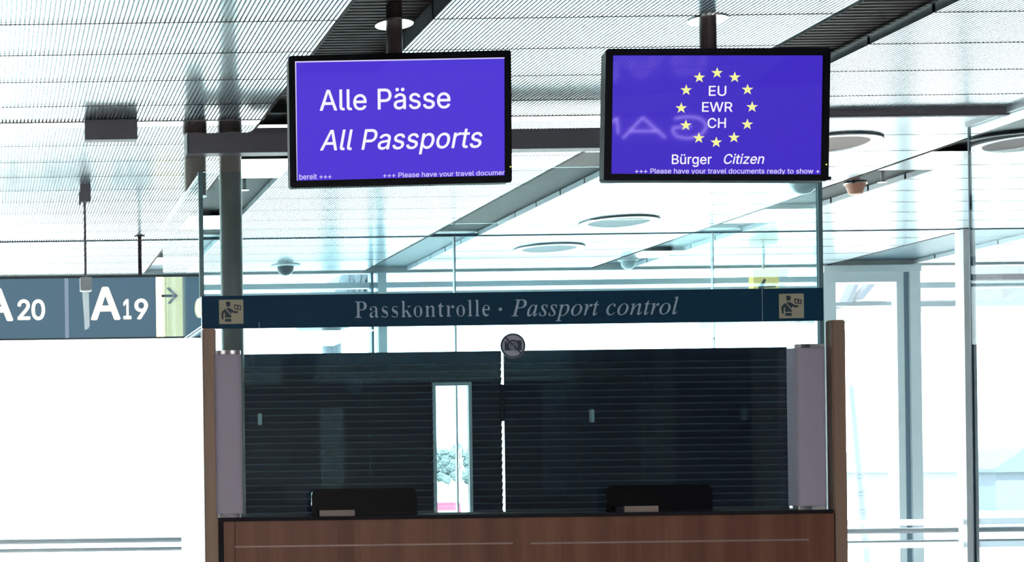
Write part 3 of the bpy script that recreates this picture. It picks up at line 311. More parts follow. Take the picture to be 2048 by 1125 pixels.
M['tag'] = mat('beige tag', srgb(150, 135, 130), 0.5)
# ------------------------------------------------------------------ the hall: floor, walls, ceiling
YB, YF = -8.0, 16.0
struct(obj('floor', MB().box((-7, YB, -0.1), (12.5, YF + 0.1, 0)), M['floor']))
struct(obj('wall_back', MB().box((-7, YB - 0.2, 0), (12.5, YB, 3.85)), M['darkwall']))
struct(obj('wall_left', MB().box((-7.2, YB - 0.2, 0), (-7, YF, 3.85)), M['wall']))
struct(obj('wall_right', MB().box((12.5, YB - 0.2, 0), (12.7, YF, 3.85)), M['wall']))

def zc(py, px=0):
    u, v = (px + 20) / FPX, (950 - py) / FPX
    return (CEIL - CAMZ) / (v * CA - u * SA)
joints = [zc(y) for y in (50, 112, 166, 215)]
step = 0.512
near = [joints[0] - step * k for k in (3, 2, 1)] + joints
EDGE, REST = zc(247), zc(257)
far = [zc(y) for y in (294, 326, 356, 383, 406, 429, 449, 467, 484.6)]
while far[-1] + 0.49 < YF - 0.05: far.append(far[-1] + 0.49)
far.append(YF)
strips = list(zip(near, near[1:] + [EDGE])) + list(zip([REST] + far[:-1], far))
BOLD = zc(484.6)
def flutes(mb, xa, xb, ya, yb):
    p, x = 0.022, xa
    prof = []
    while x < xb - 0.004:
        for dx, h in ((0, 0), (0.012, 0), (0.0135, 0.011), (0.0205, 0.011)):
            prof.append((min(x + dx, xb), CEIL + h))
        x += p
    prof.append((xb, CEIL))
    rows = [[mb.bm.verts.new((q[0], y, q[1])) for q in prof] for y in (ya, yb)]
    for i in range(len(prof) - 1):
        f = mb.bm.faces.new((rows[0][i], rows[0][i + 1], rows[1][i + 1], rows[1][i]))
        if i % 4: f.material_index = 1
SLOTS = [(1.665, 2.12), (4.02, 4.48), (6.44, 6.88)]
mb = MB()
for ya, yb in strips:
    g = 0.005 if abs(ya - REST) > 0.01 and abs(yb - EDGE) > 0.01 else 0.004
    if abs(yb - BOLD) < 0.001: yb -= 0.012
    bands = [(-0.75, 1.665), (2.12, 4.02), (4.48, 6.44)]
    bands += [(6.88, 8.96), (9.88, 11.6)] if ya >= BOLD - 0.01 else [(6.88, 11.6)]
    for xa, xb in bands: flutes(mb, xa, xb, ya + g, yb - g)
Y0 = near[0]
for a in ((-7, Y0, -0.76, YF), (11.61, Y0, 12.5, YF), (-7, YB, 12.5, Y0 - 0.01)):
    mb.quad((a[0], a[1], CEIL), (a[2], a[1], CEIL), (a[2], a[3], CEIL), (a[0], a[3], CEIL))
ceiling = struct(obj('ceiling', mb, M['ceil']))
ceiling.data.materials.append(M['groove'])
mb = MB().quad((-0.75, EDGE, CEIL), (1.665, EDGE, CEIL), (1.665, REST, CEIL), (-0.75, REST, CEIL))
fill = [(2.12, 4.02, EDGE, REST), (4.48, 6.44, EDGE, REST), (6.88, 11.6, EDGE, REST),
        (1.665, 2.12, REST, 10.06), (1.665, 2.12, 10.19, 10.85), (1.665, 2.12, 12.42, 13.11), (1.665, 2.12, 14.8, 15.3),
        (4.02, 4.48, REST, 10.11), (6.44, 6.88, 10.24, 10.87), (6.44, 6.88, 12.47, 13.17), (6.44, 6.88, 14.8, 15.3)]
for xa, xb, ya, yb in fill: mb.quad((xa, ya, CEIL), (xb, ya, CEIL), (xb, yb, CEIL), (xa, yb, CEIL))
obj('filler_panel', mb, M['plain'], ceiling)
# corrugated dark deck above the slots
mb = MB()
fd, fd2 = MB(), MB()
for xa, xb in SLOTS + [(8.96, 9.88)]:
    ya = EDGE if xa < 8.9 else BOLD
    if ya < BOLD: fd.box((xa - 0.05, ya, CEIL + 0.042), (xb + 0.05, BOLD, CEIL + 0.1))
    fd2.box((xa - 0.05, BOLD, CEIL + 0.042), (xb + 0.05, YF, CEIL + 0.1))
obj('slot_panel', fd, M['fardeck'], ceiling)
obj('slot_panel', fd2, M['hazedeck'], ceiling)
for xa, xb in SLOTS:
    y, zz = Y0, CEIL + (0.055 if xa > 4 and xa < 5 else 0.095)
    prof = []
    while y < EDGE:
        prof += [(y, zz), (y + 0.026, zz), (y + 0.031, zz + 0.02), (y + 0.043, zz + 0.02)]
        y += 0.048
    rows = [[mb.bm.verts.new((x, q[0], q[1])) for q in prof] for x in (xa - 0.05, xb + 0.05)]
    for i in range(len(prof) - 1): mb.bm.faces.new((rows[0][i], rows[0][i + 1], rows[1][i + 1], rows[1][i]))
obj('slot_deck', mb, M['deck'], ceiling)
mb, me_, mn_ = MB(), MB(), MB()
for xa, xb in SLOTS + [(8.96, 9.88)]:
    ys = [e for e in near if e < EDGE] + [EDGE] if xa < 8.9 else []
    segs = list(zip(ys, ys[1:])) + [s for s in zip([REST] + far[:-1], far) if xa < 8.9 or s[0] > BOLD - 0.01]
    for ya, yb in segs:
        (mn_ if yb < EDGE + 0.01 else mb).box((xb - 0.004, ya + 0.012, CEIL - 0.002), (xb + 0.001, yb - 0.012, CEIL + (0.04 if ya > EDGE else 0.045 if 4 < xa < 5 else 0.085)))
        me_.box((xa - 0.002, ya + 0.002, CEIL - 0.004), (xa + 0.012, yb - 0.002, CEIL + 0.03))
obj('slot_flange', mb, M['frame'], ceiling)
obj('slot_flange', mn_, M['darkslot'], ceiling)
obj('slot_edge', me_, M['black'], ceiling)
mb = MB().box((4.458, Y0, CEIL + 0.034), (4.4755, EDGE, CEIL + 0.046))
obj('slot_rail', mb, M['plain'], ceiling)
# cross lines of the ceiling
mb = MB().box((-0.75, EDGE - 0.012, CEIL - 0.003), (1.665, EDGE, CEIL + 0.02)).box((2.12, EDGE - 0.012, CEIL - 0.003), (4.02, EDGE, CEIL + 0.02)).box((4.48, EDGE - 0.012, CEIL - 0.003), (5.0, EDGE, CEIL + 0.02))
struct(obj('trim_1', mb, M['darkgrey']))
jb, jf = MB(), MB()
for y in near[1:]:
    for xa, xb in ((-0.75, 1.665), (2.12, 4.02), (4.48, 6.44), (6.88, 11.6)): jb.box((xa, y - 0.0055, CEIL - 0.001), (xb, y + 0.0055, CEIL + 0.002))
for y in far[:-1]:
    if abs(y - BOLD) < 0.01: continue
    for xa, xb in ((-0.75, 1.665), (2.12, 4.02), (4.48, 6.44), (6.88, 8.96), (8.97, 9.88) if y < BOLD else (9.88, 11.6), (9.88, 11.6)): jf.box((xa, y - 0.003, CEIL - 0.001), (xb, y + 0.003, CEIL + 0.001))
obj('joint_strip', jb, M['joint'], ceiling)
obj('joint_strip', jf, M['joint'], ceiling)
struct(obj('trim_2', MB().box((5.0, EDGE - 0.05, CEIL - 0.04), (6.16, EDGE, CEIL + 0.02), 0.008), M['darkgrey']))
struct(obj('trim_3', MB().box((-7, BOLD - 0.012, CEIL - 0.007), (12.4, BOLD + 0.012, CEIL + 0.02)), M['framedark']))
struct(obj('trim_4', MB().box((-7, YB, CEIL + 0.13), (12.5, YF + 0.3, CEIL + 0.33)), M['black']))

# ------------------------------------------------------------------ far window wall
Z = lambda px, py: AZ(px, py, YF)
X = lambda px, py=700: AX(px, py, YF)
struct(obj('trim_5', MB().box((-7, YF + 0.03, CEIL - 0.02), (12.5, YF + 0.12, CEIL + 0.12)), M['white']))
def window(n, xa, xb, zs, posts):
    """frame with transoms at the heights zs (z0, z1) and posts (x0, x1, material)"""
    mb = MB().box((xa, YF, 0), (xb, YF + 0.12, 0.12))
    for z0, z1 in zs: mb.box((xa, YF + 0.02, z0), (xb, YF + 0.12, z1))
    f = struct(obj('window_%d' % n, mb, M['frame']))
    for x0, x1, m in posts: obj('post', MB().box((x0, YF - 0.02, 0), (x1, YF + 0.12, CEIL - 0.02)), m, f)
    obj('glass', MB().box((xa, YF + 0.06, 0.1), (xb, YF + 0.075, CEIL - 0.02)), M['pane'], f)
    return f
T1 = [(3.44, 3.50), (3.375, 3.40)]
xm0, xm1 = X(757), X(774)
window(1, -7, X(742), T1, [(X(743), X(748), M['framedark'])])
window(2, X(748), X(1640), T1, [(xm0, xm1, M['frame'])])
xd0, xd1 = X(1642), X(1836)
T2 = [(Z(1880, 576), Z(1880, 564)), (Z(1880, 613), Z(1880, 603))]
window(3, xd1, 12.5, T2, [])
d = struct(obj('door_1', MB().box((xd0, YF - 0.06, Z(1740, 566)), (X(1788) - 0.001, YF + 0.12, Z(1740, 546))).box((xd0, YF - 0.05, 0), (X(1668), YF + 0.12, Z(1740, 566))).box((X(1668), YF, Z(1740, 612)), (X(1784), YF + 0.1, Z(1740, 604))), M['frame']))
obj('door_head', MB().box((xd0, YF - 0.08, Z(1740, 546)), (xd1, YF + 0.12, CEIL - 0.02)), M['frame'], d)
obj('jamb', MB().box((X(1788), YF - 0.06, 0), (X(1802), YF + 0.12, Z(1740, 546))).box((X(1815), YF - 0.06, 0), (xd1, YF + 0.12, Z(1740, 546))), M['frame'], d)
obj('jamb_gasket', MB().box((X(1802), YF - 0.03, 0), (X(1815), YF + 0.1, Z(1740, 546))), M['framedark'], d)
obj('glass', MB().box((X(1668), YF + 0.03, 0), (X(1788), YF + 0.045, Z(1740, 566))), M['pane'], d)
# ------------------------------------------------------------------ glass partition under the bold ceiling line
g = struct(obj('window_4', MB().box((-7, BOLD - 0.006, 0), (12.4, BOLD + 0.006, CEIL - 0.007)), M['pane']))
for px, w in ((907, 5), (1422, 4)):
    xx = AX(px, 560, BOLD)
    obj('glass_fin', MB().box((xx - w * 0.0014, BOLD - 0.05, 0), (xx + w * 0.0014, BOLD - 0.008, CEIL - 0.007)), M['paleframe'], g)
obj('post', MB().box((AX(1921, 700, BOLD), BOLD - 0.06, 0), (AX(1945, 700, BOLD), BOLD + 0.06, CEIL - 0.007)), M['paleframe'], g)
m, n, l = new_mat('frosted white film')
n.remove(n['Principled BSDF'])
dfs = n.new('ShaderNodeBsdfDiffuse'); tls = n.new('ShaderNodeBsdfTranslucent'); mxs = n.new('ShaderNodeMixShader')
for q in (dfs, tls): q.inputs[0].default_value = (0.9, 0.92, 0.94, 1)
mxs.inputs[0].default_value = 0.7
l.new(dfs.outputs[0], mxs.inputs[1]); l.new(tls.outputs[0], mxs.inputs[2]); l.new(mxs.outputs[0], n['Material Output'].inputs[0])
M['film'] = m
for y0, y1 in ((1040, 1053), (1086, 1098)):
    obj('film_stripe', MB().box((AX(1500, 1046, BOLD), BOLD - 0.01, AZ(1750, y1, BOLD)), (12.4, BOLD - 0.007, AZ(1750, y0, BOLD))), M['film'], g)
# ------------------------------------------------------------------ side glass wall at the right
XG, YG = 6.155, 9.38
w = struct(obj('window_5', MB().box((XG - 0.006, 2.5, 0), (XG + 0.006, YG, CEIL - 0.03)), M['smoke']))
obj('head_rail', MB().box((XG - 0.03, 2.5, CEIL - 0.03), (XG + 0.03, YG, CEIL + 0.001)), M['frame'], w)
obj('edge_strip', MB().box((XG - 0.008, YG, 0), (XG + 0.008, YG + 0.01, CEIL - 0.03)), M['framedark'], w)

# ------------------------------------------------------------------ passport booth
DF = 8.3
DB = DF * 1.2158
xL, xR = AX(404, 620, DF), AX(1641, 620, DF)
zSB, zST = 2.288, 2.468
ZT = 3.158
ZC = 1.247
Xf = lambda px, py=850: AX(px, py, DF)
Zf = lambda px, py: AZ(px, py, DF)
c = thing('passport_counter', 'wide red-brown wood counter with dark ledge and thin metal inlay lines under the booth glass', 'counter', ((xL + xR) / 2, DF, 0))
xa, xb = Xf(434, 1080), Xf(1651, 1060)
obj('front_panel', MB().box((Xf(442, 1080), DF - 0.10, 0), (xb - 0.008, DF + 0.3, ZC - 0.02)), M['wood'], c)
obj('side_trim', MB().box((xa, DF - 0.095, 0), (Xf(441, 1080), DF + 0.3, ZC - 0.02)), M['ledge'], c)
obj('side_trim', MB().box((xb - 0.007, DF - 0.095, 0), (xb, DF + 0.3, ZC - 0.02)), M['ledge'], c)
obj('ledge', MB().box((Xf(432), DF - 0.115, ZC - 0.02), (Xf(1646, 1020), DF + 0.34, ZC), 0.003), M['ledge'], c)
dI = DF - 0.1
for (p0, p1, py) in ((470, 1025, 1091), (1061, 1617, 1084)):
    zz = AZ((p0 + p1) / 2, py, dI)
    obj('inlay_strip', MB().box((AX(p0, py, dI), dI - 0.002, zz - 0.0045), (AX(p1, py, dI), dI + 0.001, zz + 0.0045)), M['inlay'], c)
obj('panel_joint', MB().box((AX(470, 1080, dI) - 0.002, dI - 0.0008, 0), (AX(470, 1080, dI) + 0.001, dI + 0.001, ZC - 0.02)), M['ledge'], c)

e = thing('glass_enclosure', 'tall bluish glass box that rises above the wooden counter around the booth', 'glass screen', ((xL + xR) / 2, DF, ZC))
xC = AX(1003, 520, DB)
T = 0.01
obj('front_pane', MB().box((xL + 0.012, DF - T / 2, ZC), (xR - 0.012, DF + T / 2, ZT)), M['booth'], e)
for sx in (xL, xR):
    obj('lower_side_pane', MB().box((sx - T / 2, DF + 0.02, ZC), (sx + T / 2, DB - 0.02, zSB + 0.005)), M['boothclear'], e)
    obj('upper_side_pane', MB().box((sx - T / 2, DF + 0.02, zSB + 0.02), (sx + T / 2, DB - 0.02, ZT)), M['boothclear'], e)
    obj('corner_strip', MB().box((sx - 0.012, DF - 0.012, zST if sx == xL else ZC), (sx + 0.012, DF + 0.012, ZT)), M['glassedge'], e)
obj('back_pane', MB().box((xL, DB - T / 2, ZC), (xC - 0.006, DB + T / 2, ZT - 0.012)), M['boothclear'], e)
obj('back_pane', MB().box((xC + 0.006, DB - T / 2, ZC), (xR, DB + T / 2, ZT)), M['boothclear'], e)
obj('pane_joint', MB().box((xC - 0.006, DB - T / 2, zST), (xC + 0.006, DB + T / 2, ZT)), M['pane'], e)

s = thing('passport_control_sign', 'long dark teal sign band across the booth glass reading Passkontrolle Passport control', 'sign', ((xL + xR) / 2, DF - 0.04, zSB))
yS = DF - 0.04
obj('sign_board', MB().box((xL - 0.005, yS, zSB), (xR - 0.005, DF - 0.014, zST), 0.003), M['signblue'], s)
dS = yS - 0.002
def sign_text(name, t, f, x0, x1, yb, yt, **k):
    xm = (x0 + x1) / 2
    lettering(name, t, f, AX(x0, yb, dS), AX(x1, yb, dS), AZ(xm, yb, dS), AZ(xm, yt, dS), dS, M['signtext'], s, **k)
sign_text('lettering', 'Passkontrolle', 'r', 710.5, 979.7, 634.3, 601.8, track=25)
sign_text('lettering', 'Passport control', 'i', 1022.7, 1357.2, 631, 597.4, track=15)
p = at(1000.7, 619, dS)
decal('dot', [circle(p.x, p.z, 0.0095, 20)], dS, M['signtext'], s)
for px in (479 + 39, 1525):
    xx = AX(px, 620, dS)
    obj('board_joint', MB().box((xx - 0.0012, yS - 0.001, zSB if px > 1000 else zSB), (xx + 0.0012, yS + 0.001, zST if px > 1000 else zSB + 0.03)), M['signtext'], s)
def officer(px0, py0, px1, py1):
    a = at(px0, (py0 + py1) / 2, yS); b = at(px1, (py0 + py1) / 2, yS)
    z1 = AZ((px0 + px1) / 2, py0, yS); z0 = AZ((px0 + px1) / 2, py1, yS)
    W, H = b.x - a.x, z1 - z0
    pl = obj('pictogram_plate', MB().box((a.x, yS - 0.004, z0), (b.x, yS + 0.001, z1)), M['cream'], s)
    q = lambda pts: [(a.x + W * (x - 130) / 775, z1 - H * (y - 175) / 770) for x, y in pts]
    parts = [
        [(350, 240), (455, 232), (470, 260), (515, 285), (490, 300), (488, 345), (462, 392), (430, 405), (385, 395), (358, 345)],
        [(345, 440), (400, 448), (450, 440), (520, 470), (610, 540), (740, 550), (730, 590), (660, 612), (590, 600), (530, 565), (522, 640), (440, 555)],
        [(318, 470), (515, 690), (525, 745), (312, 745), (318, 590), (268, 610), (262, 800), (235, 812), (212, 780), (196, 600), (235, 540)],
        [(318, 782), (515, 782), (512, 878), (312, 872)],
        [(610, 325), (720, 342), (835, 375), (825, 515), (730, 490), (620, 490)]]
    holes = [[(640, 362), (708, 370), (704, 462), (645, 465)], [(742, 378), (808, 402), (800, 482), (740, 462)]]
    decal('officer_figure', [q(t) for t in parts + holes], yS - 0.005, M['picto'], pl, thick=0.0015)
officer(438, 600, 486.5, 648.5)
officer(1557.5, 588, 1607, 637)

for (p0, p1, ya, yb, lab) in ((401, 428, 657, 660, 'tan wooden post at the left end of the passport counter'), (1648, 1675, 645, 660, 'tan wooden post at the right end of the passport counter')):
    x0, x1 = Xf(p0 + 2, 850), Xf(p1 + 2, 850)
    tag(obj('wooden_post', MB().box((x0, DF - 0.08, 0), (x1, DF - 0.014, zSB - 0.002), 0.006), M['postwood']), lab, 'post')

def pillar_lamp(px0, px1, py0, py1, lab, flat):
    dL = DF - 0.05
    x0, x1 = AX(px0, 860, dL), AX(px1, 860, dL)
    z1 = AZ((px0 + px1) / 2, py0, dL); z0 = ZC
    cx, r = (x0 + x1) / 2, (x1 - x0) / 2
    yb = DF - 0.007
    dep = 0.10
    t = thing('pillar_lamp', lab, 'lamp', (cx, dL, ZC), 'grey lamps at the counter ends')
    def outline(k):
        rr = r * k
        pts = []
        for i in range(13):
            a = math.pi * i / 12
            pts.append((cx - rr * math.copysign(abs(math.cos(a)) ** 0.3, math.cos(a)), yb - dep * k * abs(math.sin(a)) ** 0.3))
        return pts
    def slab(mb, pts, za, zb):
        A = [mb.bm.verts.new((p[0], p[1], za)) for p in pts]; B = [mb.bm.verts.new((p[0], p[1], zb)) for p in pts]
        mb.bm.faces.new(A); mb.bm.faces.new(B[::-1]); n_ = len(pts)
        for i in range(n_): mb.bm.faces.new((A[i], B[i], B[(i + 1) % n_], A[(i + 1) % n_]))
        return mb
    obj('cover', slab(MB(), outline(1), z0 + 0.022, z1 - 0.022), M['grey'], t, True)
    for za, zb in ((z0, z0 + 0.02), (z1 - 0.02, z1)):
        cap = obj('end_cap', slab(MB(), outline(0.97), za, zb), M['chrome'], t, True)
        obj('cap_ring', MB().lathe([(0.005, 0), (0.008, 0), (0.008, 0.003), (0.005, 0.003)], (cx, yb - dep * 0.97 + 0.002, (za + zb) / 2), 20, 'Y'), M['bezel'], cap)
    return t
pillar_lamp(428, 483, 703, 1030, 'narrow grey covered pillar lamp standing at the left end of the counter', 0)
pillar_lamp(1583, 1645, 690, 1020, 'wider grey covered pillar lamp standing at the right end of the counter', 1)

def counter_screen(px0, px1, py0, py1, tag0, tag1, lab, dark):
    dC = DF - 0.06
    x0, x1 = AX(px0, 1005, dC), AX(px1, 1005, dC)
    z1 = AZ((px0 + px1) / 2, py0, dC)
    t = thing('counter_screen', lab, 'screen', ((x0 + x1) / 2, dC, ZC), 'black rounded screens on the counter')
    pn = decal('panel', [rrect(x0, x1, ZC, z1, 0.035, (0, 0, 1, 1))], dC, M['screenblack'], t, thick=0.014)
    obj('foot_rail', MB().box((x0 + 0.01, dC - 0.025, ZC), (x1 - 0.01, dC + 0.02, ZC + 0.012), 0.002), M['bezel'], t)
    inset = [rrect(x0 + 0.03, x0 + 0.34, ZC + 0.03, z1 - 0.05, 0.02, (0, 0, 1, 0))]
    tx0, tx1 = AX(tag0, 1025, dC), AX(tag1, 1025, dC)
    obj('name_plate', MB().box((tx0, dC - 0.045, ZC), (tx1, dC - 0.026, ZC + 0.033), 0.002), M['tag'], t)
    if dark: obj('plate_end', MB().box((tx0 - 0.045, dC - 0.042, ZC), (tx0 - 0.001, dC - 0.027, ZC + 0.031), 0.002), M['ledge'], t)
counter_screen(623, 834, 978, 1030, 636, 706, 'low glossy black rounded screen on the left half of the counter', False)
counter_screen(1213, 1424, 971, 1024, 1242, 1310, 'low glossy black rounded screen on the right half of the counter', True)

# no photography disc on the glass
dN = DF - 0.009
p = at(1025.9, 692, dN)
k = DF / FPX / 14.06
t = thing('no_photography_sticker', 'round grey no photography sticker stuck on the booth glass', 'sticker', (p.x, dN, p.z))
q = lambda pts: [(p.x + (x - 645) * k, p.z - (y - 590) * k) for x, y in pts]
M['disc'] = mat('pale grey disc', srgb(178, 182, 205), 0.6)
decal('disc', [circle(p.x, p.z, 352 * k, 48)], dN, M['disc'], t)
ring = obj  # ring and camera as parts
decal('ring', [circle(p.x, p.z, 343 * k, 48), circle(p.x, p.z, 300 * k, 48)], dN - 0.0015, M['picto'], t, thick=0.001)
cx = lambda x, y, r: q([(x + r * math.cos(2 * math.pi * i / 32), y + r * math.sin(2 * math.pi * i / 32)) for i in range(32)])
decal('camera_symbol', [q([(410, 465), (455, 465), (470, 450), (570, 465), (590, 425), (715, 425), (735, 460), (780, 440), (850, 440), (885, 465), (885, 722), (410, 722)]),
      q([(455, 485), (515, 485), (510, 512), (458, 512)]), cx(650, 590, 118), cx(650, 590, 88), cx(650, 590, 62)], dN - 0.0015, M['picto'], t, thick=0.001)
decal('bar', [q([(395, 345), (435, 320), (880, 790), (845, 815)])], dN - 0.0022, M['picto'], t, thick=0.001)

# louvred wall behind the booth
DW = DB + 0.12
def louvre(px0, px1, lab, slot=None):
    x0, x1 = AX(px0, 860, DW), AX(px1, 860, DW)
    zt = AZ(900, 704, DW); zr = AZ(900, 728, DW)
    t = thing('louvred_partition', lab, 'partition', ((x0 + x1) / 2, DW, 0), 'dark louvred partitions behind the booth')
    sx = [(x0, x1)]
    sl = None
    if slot:
        s0, s1, st, sb = AX(slot[0], 900, DW), AX(slot[1], 900, DW), AZ(905, slot[2], DW), AZ(905, slot[3], DW)
    mb = MB()
    le = MB()
    pitch = 0.0475
    z = zr
    while z > 0.02:
        runs = [(x0, x1)]
        if slot and z > sb and z - pitch < st: runs = [(x0, s0), (s1, x1)]
        for a, b in runs:
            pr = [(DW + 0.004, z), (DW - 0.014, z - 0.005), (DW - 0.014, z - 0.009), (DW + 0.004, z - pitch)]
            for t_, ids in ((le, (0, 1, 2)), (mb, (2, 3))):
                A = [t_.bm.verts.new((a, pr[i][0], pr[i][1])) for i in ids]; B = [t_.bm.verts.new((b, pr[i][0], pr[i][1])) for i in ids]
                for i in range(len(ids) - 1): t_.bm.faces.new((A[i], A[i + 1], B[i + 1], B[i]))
        z -= pitch
    if slot:
        mb.box((x0, DW + 0.004, 0), (s0, DW + 0.012, zt - 0.01)); mb.box((s1, DW + 0.004, 0), (x1, DW + 0.012, zt - 0.01))
        mb.box((s0, DW + 0.004, st), (s1, DW + 0.012, zt - 0.01)); mb.box((s0, DW + 0.004, 0), (s1, DW + 0.012, sb))
    else: mb.box((x0, DW + 0.004, 0), (x1, DW + 0.012, zt - 0.01))
    obj('slats', mb, M['louvre'], t)
    obj('slat_highlights', le, M['slatglint'], t)
    obj('top_rail', MB().box((x0, DW - 0.014, zr), (x1, DW + 0.012, zt), 0.003), M['louvre'], t)
    if slot:
        f = 0.022
        fr = obj('window_frame', MB().box((s0 - f, DW - 0.016, sb), (s0, DW + 0.014, st + f)).box((s1, DW - 0.016, sb), (s1 + f, DW + 0.014, st + f)).box((s0, DW - 0.016, st), (s1, DW + 0.014, st + f)), M['frame'], t)
    return t
dl = louvre(418, 1003.4, 'dark louvred partition with a narrow bright window slot, behind the left half of the booth', (872, 937, 772, 1060))
dr = louvre(1009.8, 1345.6, 'dark louvred partition right of the bright vertical gap, behind the right half of the booth')
louvre(1345.8, 1640, 'dark louvred partition seen through the right end of the booth behind the wide pillar lamp')
for par, px, py0, py1 in ((dl, 518, 828, 851), (dr, 1180, 820, 846)):
    x_, z0_, z1_ = AX(px, 840, DW), AZ(px, py1, DW), AZ(px, py0, DW)
    obj('handle', MB().box((x_ - 0.012, DW - 0.05, z0_), (x_ + 0.012, DW - 0.012, z1_), 0.004), M['frame'], par)
obj('lock_plate', MB().box((AX(1000, 800, DW), DW - 0.03, AZ(1005, 843, DW)), (AX(1003.2, 800, DW) , DW + 0.01, AZ(1005, 770, DW))).box((AX(1003.2, 800, DW), DW + 0.006, AZ(1005, 843, DW)), (AX(1009.4, 800, DW), DW + 0.012, AZ(1005, 770, DW))), M['louvre'], dl)
# ------------------------------------------------------------------ columns and beam
def column(px, d_, zb, lab):
    x_ = AX(px, 300, d_)
    t = thing('round_column', lab, 'column', (x_, d_, zb), 'dark round columns at the booth')
    obj('shaft', MB().lathe([(0.068, zb), (0.068, CEIL + 0.02)], (x_, d_, 0), 40), M['column'], t, True)
    obj('collar', MB().lathe([(0.075, CEIL - 0.05), (0.075, CEIL + 0.01)], (x_, d_, 0), 40), M['pole'], t, True)
    return t
column(390, 9.2, AZ(390, 394, 9.2), 'dark round hanging column left of the booth glass, under the ceiling')
column(460, 9.2, 0.0, 'dark round column inside the left end of the booth, behind the glass')
dBm = 9.0
bm = thing('cable_beam', 'grey box beam running behind both monitors in front of the round columns', 'beam', (AX(376, 290, dBm), dBm, AZ(376, 308, dBm)))
zb0, zb1 = AZ(700, 302.5, dBm), AZ(700, 262, dBm)
obj('channel', MB().box((AX(377, 290, dBm), dBm, zb0), (AX(1560, 280, dBm), dBm + 0.11, zb1), 0.003), M['darkgrey'], bm)
obj('end_plate', MB().box((AX(376, 290, dBm) - 0.006, dBm - 0.004, zb0 - 0.003), (AX(376, 290, dBm), dBm + 0.114, zb1 + 0.003)), M['slotwall'], bm)
obj('bracket', MB().prism([(AX(497, 262, dBm), zb1), (AX(512, 262, dBm), zb1 + 0.028), (AX(900, 262, dBm), zb1 + 0.028), (AX(900, 262, dBm), zb1)], dBm + 0.01, dBm + 0.1), M['darkgrey'], bm)
# ------------------------------------------------------------------ hanging monitors
M['scr1'] = mat('lit violet blue screen', srgb(5, 5, 15), 0.06, spec=0.4, emit=srgb(78, 56, 212), estr=1.0)
M['scr2'] = mat('lit blue violet screen', srgb(5, 5, 15), 0.06, spec=0.4, emit=srgb(66, 46, 196), estr=1.0)
M['scrtext'] = emis('lit white lettering', (0.93, 0.91, 1, 1), 1.0)
M['scrsmall'] = emis('lit pale lettering', srgb(222, 212, 255), 1.0)
M['star'] = emis('lit yellow star', srgb(246, 246, 158), 1.0)
M['led'] = emis('yellow green pilot light', (0.8, 0.9, 0.1, 1), 1.5)
def monitor(cx, cz, e, w, h, label, scr, corners, pole_px, mscr):
    c = Vector((cx, 7.0, cz + CAMZ))
    Rm = Euler(e, 'XYZ').to_matrix()
    t = thing('hanging_monitor', label, 'monitor', c, 'monitors hanging from the ceiling')
    t.rotation_euler = e
    o0 = Vector((0, 0, CAMZ)); nrm = Rm @ Vector((0, 1, 0))
    def loc(px, py):
        r = at(px, py, 1.0) - o0
        k = (c - o0).dot(nrm) / r.dot(nrm)
        v = Rm.transposed() @ (o0 + r * k - c)
        return (v.x, v.z)
    W, H = w / 2, h / 2
    scr_pts = [loc(*p) for p in corners]
    obj('housing', MB().box((-W + 0.004, 0.012, -H + 0.004), (W - 0.004, 0.085, H - 0.004), 0.006), M['bezel'], t, False, True)
    obj('mount_plate', MB().box((-0.16, 0.085, -0.12), (0.16, 0.11, 0.24), 0.004), M['pole'], t, False, True)
    decal('bezel', [rrect(-W, W, -H, H, 0.012), scr_pts], 0.008, M['bezel'], t, True, 0.018)
    pts = MB(); vs_ = [pts.bm.verts.new((p[0], 0.006, p[1])) for p in scr_pts]; pts.bm.faces.new(vs_)
    bm2 = MB().prism(scr_pts, 0.006, 0.011); pts.bm.free()
    sc = obj('screen', bm2, mscr, t, False, True)
    # pole up to the ceiling (in the monitor's own frame)
    Rt = Rm.transposed()
    px0, px1, pyb = pole_px
    base = at((px0 + px1) / 2, pyb, 7.13)
    a = Rt @ (Vector((base.x, base.y, base.z - 0.2)) - c); b = Rt @ (Vector((base.x, base.y, CEIL + 0.09)) - c)
    r = (px1 - px0) / 2 / FPX * 7.13
    obj('pole', MB().rod(a, b, r, 32), M['pole'], t, True, True)
    f0 = Rt @ (Vector((base.x, base.y, CEIL - 0.006)) - c); f1 = Rt @ (Vector((base.x, base.y, CEIL + 0.004)) - c)
    obj('ceiling_flange', MB().rod(f0, f1, 0.089, 40), M['plain'], t, True, True)
    return t, sc, loc
def screen_text(loc, sc, s, font, xl, xr, ybl, ybr, yt, m, shear=0.0, space=None):
    a = loc(xl, ybl); b = loc(xr, ybr); c_ = loc(xl, yt)
    made = lettering('lettering', s, font, a[0], b[0], 0, c_[1] - a[1], 0.0045, m, sc, True, shear, 0.001, space)
    sl = (b[1] - a[1]) / (b[0] - a[0])
    for o in made:
        for v in o.data.vertices: v.co.z += a[1] + (v.co.x - a[0]) * sl
t, sc, loc = monitor(1.9363, 1.6342, (0.0383, -0.0057, -0.0282), 1.0299, 0.6122,
    'left hanging monitor whose violet screen reads Alle Pässe, All Passports', None,
    ((593.6, 362), (1010, 351), (1009.5, 114.5), (590, 122.5)), (773, 805, 100), M['scr1'])
screen_text(loc, sc, 'Alle Pässe', 's', 639.8, 901.5, 220.9, 215.5, 179.6, M['scrtext'])
screen_text(loc, sc, 'All Passports', 's', 640.4, 965.7, 300.6, 294.5, 260, M['scrtext'], 0.2)
screen_text(loc, sc, 'bereit +++', 's', 599, 663.3, 358.9, 357.6, 348.5, M['scrsmall'])
screen_text(loc, sc, '+++ Please have your travel documer', 's', 766.7, 1010, 355.3, 349.5, 346, M['scrsmall'])
